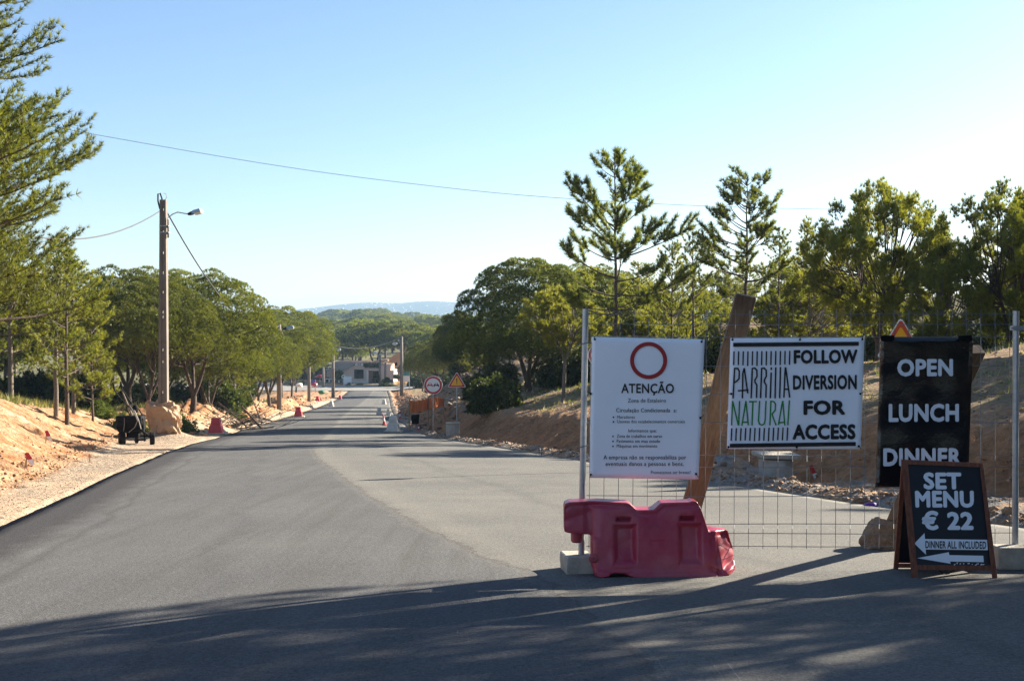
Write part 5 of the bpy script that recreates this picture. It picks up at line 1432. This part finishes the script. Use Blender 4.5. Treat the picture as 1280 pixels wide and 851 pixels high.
mb.tube(fine, .011, 5); M['cableblue'] = mat('cableblue', (.16, .20, .24), .5); tag(mb.obj('thin_wire', M['cableblue'], None, pw[3]), 'single thin wire crossing the whole sky high above the road', 'cable')

# ---------------------------------------------------------------- black hand-pulled machine
Yc = 40.5
c0 = P(171, 554, Yc); g0 = gz(c0.x, Yc)
cart = thing('wheeled_machine', 'black three-wheeled road machine with long handlebars at the foot of the left bank', 'machine', (c0.x, Yc, g0), 0)
K = Yc / F / 9.46                                   # metres per unit of the enlarged view
def cp(x, y, dy=0.0): return Vector(((x - 480) * K, dy, (712 - y) * K))
def cobj(mb, nm, mt, **k): return link(nm, mb.mesh(nm, M[mt], **k), cart)
mb = MB(); a, b = cp(255, 465, 0), cp(560, 465, .1); ax = (b - a).normalized()
mb.tube([a - ax * .0, a + ax * .03, b - ax * .03, b], [.24, .28, .28, .24], 18); cobj(mb, 'drum', 'black')
mb = MB(); mb.box(cp(405, 440, 0), (.86, .46, .40)); cobj(mb, 'tank', 'black', bevel=.03)
for (x, y, dy, r, w, yaw) in ((340, 640, -.30, .235, .18, .5), (668, 636, -.05, .21, .15, .35), (440, 640, .35, .19, .10, .4)):
    Rz = Matrix.Rotation(yaw, 3, 'Z') @ Matrix.Rotation(math.pi / 2, 3, 'Y')
    mb = MB(); mb.lathe(cp(x, 712 - r / K, dy), [(r * .55, -w / 2), (r * .9, -w / 2), (r, -w / 3), (r, w / 3), (r * .9, w / 2), (r * .55, w / 2)], 22, R=Rz); wh = cobj(mb, 'wheel', 'rubber')
    mb = MB(); mb.lathe(cp(x, 712 - r / K, dy), [(r * .5, -w * .3), (r * .5, w * .3)], 14, R=Rz); hb_ = cobj(mb, 'hub', 'steel'); hb_.parent = wh
mb = MB(); mb.box(cp(440, 585, .05), (.42, .34, .24)); cobj(mb, 'engine', 'black', bevel=.02)
mb = MB(); mb.tube([cp(340, 630, -.3), cp(450, 610, .1), cp(668, 610, -.05)], .03, 8); cobj(mb, 'axle', 'black')
mb = MB()
for q in (((410, 560, -.25), (570, 540, -.2), (640, 620, -.1)), ((300, 550, -.25), (410, 560, -.25)), ((560, 400, -.1), (580, 560, -.15), (590, 620, -.1)), ((545, 540, .2), (552, 680, .2)), ((440, 560, .3), (470, 660, .3)), ((470, 655, -.2), (600, 650, -.1))):
    mb.tube([cp(*p) for p in q], .028, 7)
cobj(mb, 'frame', 'black')
for s, dy in ((0, -.22), (1, .22)):
    mb = MB(); sx = s * 40
    mb.tube([cp(520 + sx * .4, 400, dy), cp(470 + sx * .3, 300, dy), cp(395 + sx * .2, 245, dy), cp(300 + sx, 150, dy), cp(240 + sx, 60, dy), cp(225 + sx, -20, dy)], .022, 8); hbz = cobj(mb, 'handlebar', 'black')
    mb = MB(); mb.tube([cp(240 + sx, 60, dy), cp(224 + sx, -28, dy)], .03, 8); gp = cobj(mb, 'grip', 'rubber'); gp.parent = hbz
mb = MB(); mb.tube([cp(395, 245, -.22), cp(403, 245, .22)], .02, 6); mb.tube([cp(385, 260, -.22), cp(380, 300, -.15), cp(415, 370, -.1)], .02, 6); cobj(mb, 'crossbar', 'black')
mb = MB(); mb.lathe(cp(462, 330, 0), [(.09, 0), (.10, .05), (.10, .17), (.06, .24), (.02, .25)], 14); cobj(mb, 'engine_cap', 'black')
M['bluecap'] = mat('bluecap', (.03, .10, .28), .5)
mb = MB(); mb.lathe(cp(466, 262, 0), [(.05, 0), (.055, .03), (.02, .05)], 12); cobj(mb, 'filler_cap', 'bluecap')
mb = MB()
mb.tube([cp(*p) for p in ((430, 250, -.25), (490, 340, -.3), (525, 420, -.33), (490, 500, -.33), (420, 555, -.3))], .016, 6)
mb.tube([cp(*p) for p in ((480, 300, -.25), (535, 420, -.3), (560, 520, -.28))], .016, 6)
mb.tube([cp(*p) for p in ((362, 390, -.27), (368, 460, -.3), (355, 545, -.28))], .012, 6)
cobj(mb, 'hoses', 'cablelit')

# ---------------------------------------------------------------- restaurant at the foot of the hill
YB = 244.0
gB = gz((450 - CX) * YB / F, YB)
def B(px, py, dy=0.0): v = P(px, py, YB); return Vector((v.x, YB + dy, v.z))
rest = thing('restaurant', 'low pink-plastered restaurant with tiled roofs at the junction', 'building', (B(450, 480).x, YB, gB))
def pbox(nm, x0, x1, y0, y1, d0, d1, mt, parent=rest, bevel=0):
    a, b = B(x0, y1), B(x1, y0); mb = MB(); mb.box(((a.x + b.x) / 2, YB + (d0 + d1) / 2, (a.z + b.z) / 2), (b.x - a.x, d1 - d0, b.z - a.z)); return mb.obj(nm, M[mt], parent, bevel=bevel)
def bprism(nm, pts, d0, d1, mt, parent=rest):
    mb = MB(); mb.slab([B(x, y, d0) for x, y in pts], (0, d1 - d0, 0)); return mb.obj(nm, M[mt], parent)
bprism('wall', [(430, 484), (430, 462), (440, 458), (446, 455.5), (461, 455.5), (461, 484)], 0, 8, 'stucco')
pbox('wall', 461, 488, 455.8, 463, .1, 8, 'stucco')
pbox('wall', 474.5, 492, 463.003, 484, .1, 8, 'stucco')
pbox('recess_wall', 461, 474.5, 463.003, 484, 3.0, 8, 'stucco')
pbox('door', 464, 471, 465, 481, 2.9, 2.96, 'black')
pbox('porch_column', 458.6, 460.6, 463, 484, -.5, .0, 'stuccowhite')
pbox('lintel', 458.5, 476, 461.2, 463, -.6, .09, 'stucco')
pbox('terrace_wall', 404, 430, 473, 484, 1.0, 1.3, 'stuccowhite')
pbox('white_plinth', 441, 459, 477, 484, -.08, -.005, 'stuccowhite')
bprism('roof', [(403, 462.4), (416, 462), (417.6, 453.4), (446, 453.4), (433, 462)], -.4, 6, 'tilegrey')
bprism('roof', [(418, 453.3), (419, 452), (459, 452.6), (461, 453), (478, 449.5), (481, 451), (481, 453), (462, 455.7), (446, 455.6), (446, 453.4)], -.2, 8, 'tile')
wn_ = pbox('window', 442.8, 454.4, 461.6, 473, -.06, .0, 'black')
pbox('poster', 443.8, 453.6, 462.6, 467.5, -.10, -.062, 'signgreen', wn_); pbox('poster_print', 444.6, 452.8, 468.4, 472.2, -.10, -.062, 'teal', wn_)
pbox('poster_print', 448, 451.5, 463.5, 467, -.13, -.102, 'plasticwhite', wn_)
sb = pbox('roof_sign', 444, 454, 453.8, 456.8, -.3, -.22, 'stuccowhite')
lettering(rest, lambda x, y, o=0: B(x, y, -.32), '22', 447, 451.5, 456.3, 2.0, 'ink', .03)
for k in range(4): pbox('arch_opening', 406 + k * 6, 409.5 + k * 6, 474.5, 480, .95, .99, 'glass')
for x in (405, 411, 417, 423): pbox('terrace_post', x, x + 1, 462, 473, .8, 1.1, 'stucco')
pbox('terrace_back', 403, 430, 462.5, 473, 5.5, 5.9, 'stucco')
# house behind
hs = thing('house', 'pale house with a pitched tiled roof behind the restaurant', 'building', (B(497, 480).x, 262, gB))
def hprism(nm, pts, d0, d1, mt, parent=hs):
    mb = MB(); mb.slab([B(x, y, d0) for x, y in pts], (0, d1 - d0, 0)); return mb.obj(nm, M[mt], parent)
hprism('wall', [(476, 480), (476, 452), (492, 446), (514, 455), (514, 480)], 14, 24, 'stucco')
hprism('roof', [(474, 455), (484, 447), (499, 438), (512, 436), (520, 452), (520, 456), (508, 446), (498, 445), (480, 455.5)], 12, 25, 'tile')
w_ = hprism('window', [(485, 457.5), (488, 455.5), (488.5, 460), (485, 460)], 13.8, 13.95, 'black')
w_ = hprism('window_frame', [(508, 456), (515, 456), (515, 462), (508, 462)], 13.6, 13.8, 'stuccowhite'); hprism('pane', [(509, 457), (514, 457), (514, 461.5), (509, 461.5)], 13.4, 13.55, 'glass', w_)
# vegetation on the restaurant front
for px, py, Y, s, kd, lab in ((464, 456.5, 242.2, None, 'hedge', 'creeper growing over the edge of the restaurant roof'),):
    x0, x1 = B(455, py), B(474, py)
    n = 700; rg = np.random.default_rng(9)
    pos = np.stack([rg.uniform(x0.x, x1.x, n), rg.uniform(YB - .5, YB + .5, n), x0.z + rg.normal(size=n) * .16], 1)
    Vq, Fq, Cq = needles(pos, unit(rg.normal(size=(n, 3)) + np.array([0, 0, .3])), rg, 4, .35, .2, 1, (.05, .07, .02), .3, .2)
    tag(link('roof_creeper', np_mesh('roof_creeper', Vq, Fq, M['leaf'], False, Cq)), lab, 'creeper')
def hedge_px(px, pyt, pyb, Y, w_px, lab, kind='hedge', grp='hedges before the restaurant'):
    X = (px - CX) * Y / F; h = (pyb - pyt) * Y / F; w = w_px * Y / F
    o = tree(kind, X, Y, 1, px, lab, grp, 'hedge', 'hedge'); o.scale = (w / 3.6, w / 3.6 * .7, h / 1.5 if kind == 'hedge' else h / 1.3); o.location.z = H - (pyb - CY) * Y / F
hedge_px(484, 475, 486, 228, 33, 'long clipped pale green hedge at the junction')
hedge_px(482, 469, 478, 233, 26, 'dark rounded hedge behind the long pale one')
hedge_px(473, 465, 476, 236, 14, 'yellowish-green bush left of the entrance lamp column', 'hedge')
hedge_px(496, 466, 473, 240, 16, 'bright hedge right of the bare column')
hedge_px(436, 476, 483, 232, 10, 'small round bush under the restaurant window')
hedge_px(449, 477, 483.5, 233, 16, 'low pale bush in front of the restaurant wall')
hedge_px(424, 465, 474, 238, 20, 'dark clipped tree crown on the restaurant terrace', 'scrub')
hedge_px(372, 477, 486, 232, 34, 'dark hedge left of the junction', 'scrub')
hedge_px(517, 466, 482, 226, 12, 'dark bush right of the green signboards', 'scrub')
for px, py in ((426.5, 479), (435, 470)):
    pass
def board(px0, px1, y0, y1, Y, panels, lab, posts=True, nm='signboard', cat='sign'):
    xc = ((px0 + px1) / 2 - CX) * Y / F; g_ = gz(xc, Y)
    rt = thing(nm, lab, cat, (xc, Y, g_))
    a, b = P(px0, y1, Y), P(px1, y0, Y)
    if posts:
        for x in (a.x, b.x): mb = MB(); mb.beam((x, Y + .12, g_ - .2), (x, Y + .12, b.z + .05), .14, .1); mb.obj('post', M['galv'], rt)
    n = len(panels)
    for k, mt in enumerate(panels):
        z1, z0 = b.z + (a.z - b.z) * k / n, b.z + (a.z - b.z) * (k + .9) / n
        mb = MB(); mb.box(((a.x + b.x) / 2, Y, (z0 + z1) / 2), (b.x - a.x, .08, z1 - z0)); pn = mb.obj('panel', M[mt], rt)
        mb = MB(); mb.box(((a.x + b.x) / 2 - (b.x - a.x) * .12, Y - .055, (z0 + z1) / 2), ((b.x - a.x) * .28, .02, (z1 - z0) * .5)); mb.box(((a.x + b.x) / 2 + (b.x - a.x) * .2, Y - .055, (z0 + z1) / 2), ((b.x - a.x) * .14, .02, (z1 - z0) * .6)); mb.obj('panel_print', M['white' if mt != 'stuccowhite' else 'teal'], pn)
    return rt
board(504, 511.5, 447.5, 477.5, 205, ['signgreen', 'signgreen', 'teal', 'stuccowhite'], 'tall tower of green advertising boards beside the tall pole')
board(430, 439.5, 470.5, 481, 232, ['stuccowhite'], 'white information board in front of the restaurant')
board(388.5, 394, 475, 480.5, 205, ['blue'], 'small blue sign at the far left of the junction')
rs = thing('round_sign', 'round blue-and-white road sign at the junction', 'road sign', P(429, 484, 230)); c = P(429, 470.5, 230)
mb = MB(); mb.tube([(c.x, c.y + .08, c.z - 2.2), (c.x, c.y + .08, c.z)], .05, 8); mb.obj('pole', M['galv'], rs)
mb = MB(); mb.lathe(c, [(.32, -.02), (.32, .02)], 20, R=Matrix.Rotation(math.pi / 2, 3, 'X')); mb.obj('disc', M['white'], rs)
mb = MB(); mb.lathe(c + Vector((0, -.03, 0)), [(.22, -.005), (.22, .005)], 20, R=Matrix.Rotation(math.pi / 2, 3, 'X')); mb.obj('face', M['teal'], rs)
# flags and parasol at the far left of the restaurant
um = thing('parasol', 'red and white parasol on the restaurant terrace', 'parasol', P(400, 478, 240)); c = P(400, 468, 240)
mb = MB(); mb.tube([(c.x, 240, c.z - 1.8), (c.x, 240, c.z)], .05, 6); mb.obj('pole', M['white'], um)
mb = MB(); mb.lathe((c.x, 240, c.z - .6), [(1.3, 0), (.7, .45), (.05, .7)], 10); mb.obj('canopy', M['redface'], um)

# spoil: lumps of clay and stones
rg = np.random.default_rng(31)
def stones(name, n, fx, lab, s0, s1, cols, sq=.7):
    """fx(n) -> X, Y"""
    X, Y = fx(n); Z = hgt(X, Y, True)
    oc = np.array([[1, 0, 0], [-1, 0, 0], [0, 1, 0], [0, -1, 0], [0, 0, 1], [0, 0, -1], [.6, .6, .5], [-.6, .6, -.4], [.6, -.6, -.4], [-.6, -.6, .5]], float)
    fo = np.array([[0, 6, 4], [6, 2, 4], [2, 9, 4], [4, 9, 3], [1, 9, 2], [9, 1, 3], [3, 0, 4], [0, 2, 6], [0, 8, 5], [8, 3, 5], [3, 1, 5], [1, 7, 5], [7, 2, 5], [2, 0, 5], [0, 3, 8], [1, 2, 7]])
    s = s0 + (s1 - s0) * rg.uniform(0, 1, n) ** 3.5
    a = rg.uniform(0, 6.28, n); ca, sa = np.cos(a), np.sin(a)
    P0 = oc[None] * rg.uniform(.6, 1.25, (n, 10, 3)) * np.array([1, 1, sq]) * s[:, None, None]
    Vx = P0[..., 0] * ca[:, None] - P0[..., 1] * sa[:, None]; Vy = P0[..., 0] * sa[:, None] + P0[..., 1] * ca[:, None]
    V = np.stack([Vx + X[:, None], Vy + Y[:, None], P0[..., 2] + (Z + s * .12)[:, None]], -1).reshape(-1, 3)
    FF = (fo[None] + (np.arange(n) * 10)[:, None, None]).reshape(-1, 3)
    cc = np.array(cols)[rg.integers(0, len(cols), n)] * rg.uniform(.7, 1.2, (n, 1)); cc = np.repeat(cc, 10, 0)
    o = link(name, np_mesh(name, V, FF, M['stone'], False, cc)); return tag(o, lab, 'rubble', kind='stuff')
ye = lambda n, a, b: np.exp(rg.uniform(np.log(a), np.log(b), n))
cl1 = [(.34, .22, .13), (.34, .16, .07), (.38, .28, .19), (.24, .12, .055)]
cl2 = [(.26, .17, .10), (.32, .23, .16), (.27, .25, .22), (.21, .12, .07), (.38, .29, .20)]
def f1(n): Y = ye(n, 12, 60); d = shL(Y) + np.abs(rg.normal(size=n)) * .55 + .0; return eL(Y) - d, Y
stones('clay_clods', 3500, f1, 'clods of clay and stones along the foot of the left bank', .006, .055, cl1)
def f1b(n): Y = ye(n, 12, 60); d = rg.uniform(.05, 1, n) * shL(Y); return eL(Y) - d, Y
stones('verge_gravel', 2600, f1b, 'pale gravel on the left verge', .004, .018, [(.32, .26, .20), (.25, .20, .15), (.38, .32, .25)])
def f2(n): Y = ye(n, 9, 75); d = .12 + np.abs(rg.normal(size=n)) * .34; return eR(Y) + d, Y
stones('edge_rubble', 5000, f2, 'broken stones heaped along the right road edge', .008, .065, cl2)
def f3(n): Y = ye(n, 10, 75); d = shR(Y) + rg.uniform(-1.2, 14, n); return eR(Y) + np.maximum(.2, d), Y
stones('bank_stones', 14000, f3, 'stones and clods scattered over the right bank', .006, .06, cl2 + cl1[:2])
def f4(n): Y = ye(n, 55, 190); d = rg.uniform(.6, 7, n); return eL(Y) - d, Y
stones('spoil_lumps', 2600, f4, 'lumps of red spoil heaped beyond the left bank', .04, .24, cl1)
def f5(n): Y = ye(n, 60, 180); d = rg.uniform(.4, 7, n); return eR(Y) + d, Y
stones('right_spoil_lumps', 2200, f5, 'lumps of brown spoil beside the far right road edge', .04, .24, cl2)
# individual larger rocks
for i, (px, py, s) in enumerate(((1077, 628, .10), (886, 588, .09), (1155, 632, .09), (905, 583, .07), (1262, 640, .08))):
    g_ = G(px, py, 8, 60)
    rock('loose_rock', (g_.x, g_.y, gz(g_.x, g_.y) + s * .3), (s, s * .9, s * .7), 20 + i, ['brown rock on the road edge left of the boulder', 'pale rock on the gravel heap left of the manhole ring', 'brown rock behind the folding menu board', 'small rock at the foot of the gravel heap', 'rock at the road edge behind the right fence post'][i], 'rock', group='loose rocks on the rubble', sub=3)
# spoil heap crowns: left, beside the third pole, with scraps
for i, (px, py, Y, mt, lab) in enumerate(((374, 481.5, 168, 'white', 'white sack on top of the red spoil heap'), (393, 480.5, 175, 'redface', 'red scrap lying on the spoil heap'), (402, 490, 165, 'signgreen', 'green sheet lying on the spoil heap'))):
    c = P(px, py, Y); rock('scrap', (c.x, c.y, max(c.z, gz(c.x, Y))), (.45, .4, .28), 40 + i, lab, mt, 'scrap', sub=2)

# grass, left bank top and right slope
def grass(name, n, fx, lab, h0, h1, cols, w=.012, per=5):
    X, Y = fx(n); Z = hgt(X, Y, True)
    keep = fbm(X * .35, Y * .35, 201, 3) > rg.uniform(-.55, .45, n); X, Y, Z = X[keep], Y[keep], Z[keep]; n = len(X)
    pos = np.repeat(np.stack([X, Y, Z - .02], 1), per, 0) + rg.normal(size=(n * per, 3)) * np.array([.07, .07, 0])
    hh = np.repeat(rg.uniform(h0, h1, n), per)[:, None] * rg.uniform(.6, 1.2, (n * per, 1))
    d = unit(rg.normal(size=(n * per, 3)) * np.array([.45, .45, .1]) + np.array([0, 0, 1.]))
    sd = unit(np.cross(d, rg.normal(size=(n * per, 3)))) * (w * (.6 + Y[:, None].repeat(per, 0) / 45))
    V = np.stack([pos - sd, pos + sd, pos + d * hh], 1).reshape(-1, 3)
    cc = np.array(cols)[rg.integers(0, len(cols), n)]; cc = np.repeat(np.repeat(cc, per, 0) * rg.uniform(.75, 1.2, (n * per, 1)), 3, 0)
    return tag(link(name, np_mesh(name, V, np.arange(len(V)).reshape(-1, 3), M['grassblade'], False, cc)), lab, 'grass', kind='stuff')
gc = [(.30, .26, .12), (.36, .30, .16), (.16, .19, .06), (.22, .22, .08), (.12, .16, .04)]
def g1(n): Y = ye(n, 24, 70); d = shL(Y) + 3.6 + np.abs(rg.normal(size=n)) * 4.0; return eL(Y) - d, Y
grass('dry_grass', 12000, g1, 'tufts of dry and green grass along the top of the left bank', .10, .42, gc, .010, 6)
def g1b(n): Y = ye(n, 60, 150); d = 4.5 + np.abs(rg.normal(size=n)) * 6; return eL(Y) - d, Y
grass('wood_edge_grass', 3500, g1b, 'yellow-green grass at the edge of the left wood', .2, .5, gc[2:] + gc[:1], .012, 6)
def g2(n): Y = ye(n, 16, 75); d = shR(Y) + 2.2 + rg.uniform(0, 1, n) ** .8 * 24; return eR(Y) + d, Y
grass('slope_weeds', 9000, g2, 'sparse dry weeds on the cleared slope right of the road', .05, .26, gc, .010, 6)

# pile of cut branches
bp_ = P(300, 512, 66); rt = thing('brush_pile', 'tangle of cut grey branches at the edge of the left wood', 'brush pile', (bp_.x, 66, gz(bp_.x, 66)))
mb = MB()
for k in range(150):
    a = rg.uniform(0, 6.28); L = rg.uniform(.6, 2.4); s = Vector((rg.normal() * 1.2 - .3, rg.normal() * .6, rg.uniform(0, .9) * max(.1, 1 - abs(rg.normal()) * .4)))
    d = Vector((math.cos(a), math.sin(a) * .6, rg.uniform(-.15, .55))).normalized()
    mb.tube([s, s + d * L * .5 + Vector((0, 0, -.05)), s + d * L], [rg.uniform(.012, .035), .015, .006], 4)
link('branches', mb.mesh('branches', M['barkpale']), rt)
mb = MB(); mb.tube([(.2, -.5, 1.3), (.8, -.6, .7), (1.5, -.7, -.05)], [.05, .06, .07], 7); mb.tube([(-1.2, 0, 1.5), (-.2, -.4, .8), (.5, -.6, .2)], [.03, .04, .05], 7); link('limb', mb.mesh('limb', M['bark']), rt)
for i, (px, Y, lab) in enumerate(((160, 52, 'grey fallen branches below the umbrella pines'), (318, 78, 'leaning dead stem beside the cut branches'))):
    c = P(px, 500, Y); g_ = gz(c.x, Y); rt = thing('dead_branch', lab, 'branch', (c.x, Y, g_)); mb = MB()
    mb.tube([(-.3, 0, 1.9), (.1, 0, .9), (.5, 0, -.1)], [.03, .05, .07], 6); mb.tube([(.1, 0, .9), (.5, .1, 1.5)], [.03, .01], 5); link('stem', mb.mesh('stem', M['barkpale']), rt)



# ---------------------------------------------------------------- haze
hz = MB().box((0, 1900, 0), (12400, 4600, 170)).mesh('haze', [])
hm = bpy.data.materials.new('haze'); hm.use_nodes = True
N_, L_2 = hm.node_tree.nodes, hm.node_tree.links
N_.remove(N_['Principled BSDF'])
pv = N_.new('ShaderNodeVolumePrincipled')
pv.inputs['Color'].default_value = (.50, .74, 1.0, 1)
pv.inputs['Density'].default_value = 0.00018
pv.inputs['Anisotropy'].default_value = .1
L_2.new(pv.outputs[0], N_['Material Output'].inputs['Volume'])
hz.materials.append(hm)
ho = link('haze', hz); tag(ho, 'thin pale blue haze over the valley', 'haze', kind='stuff')
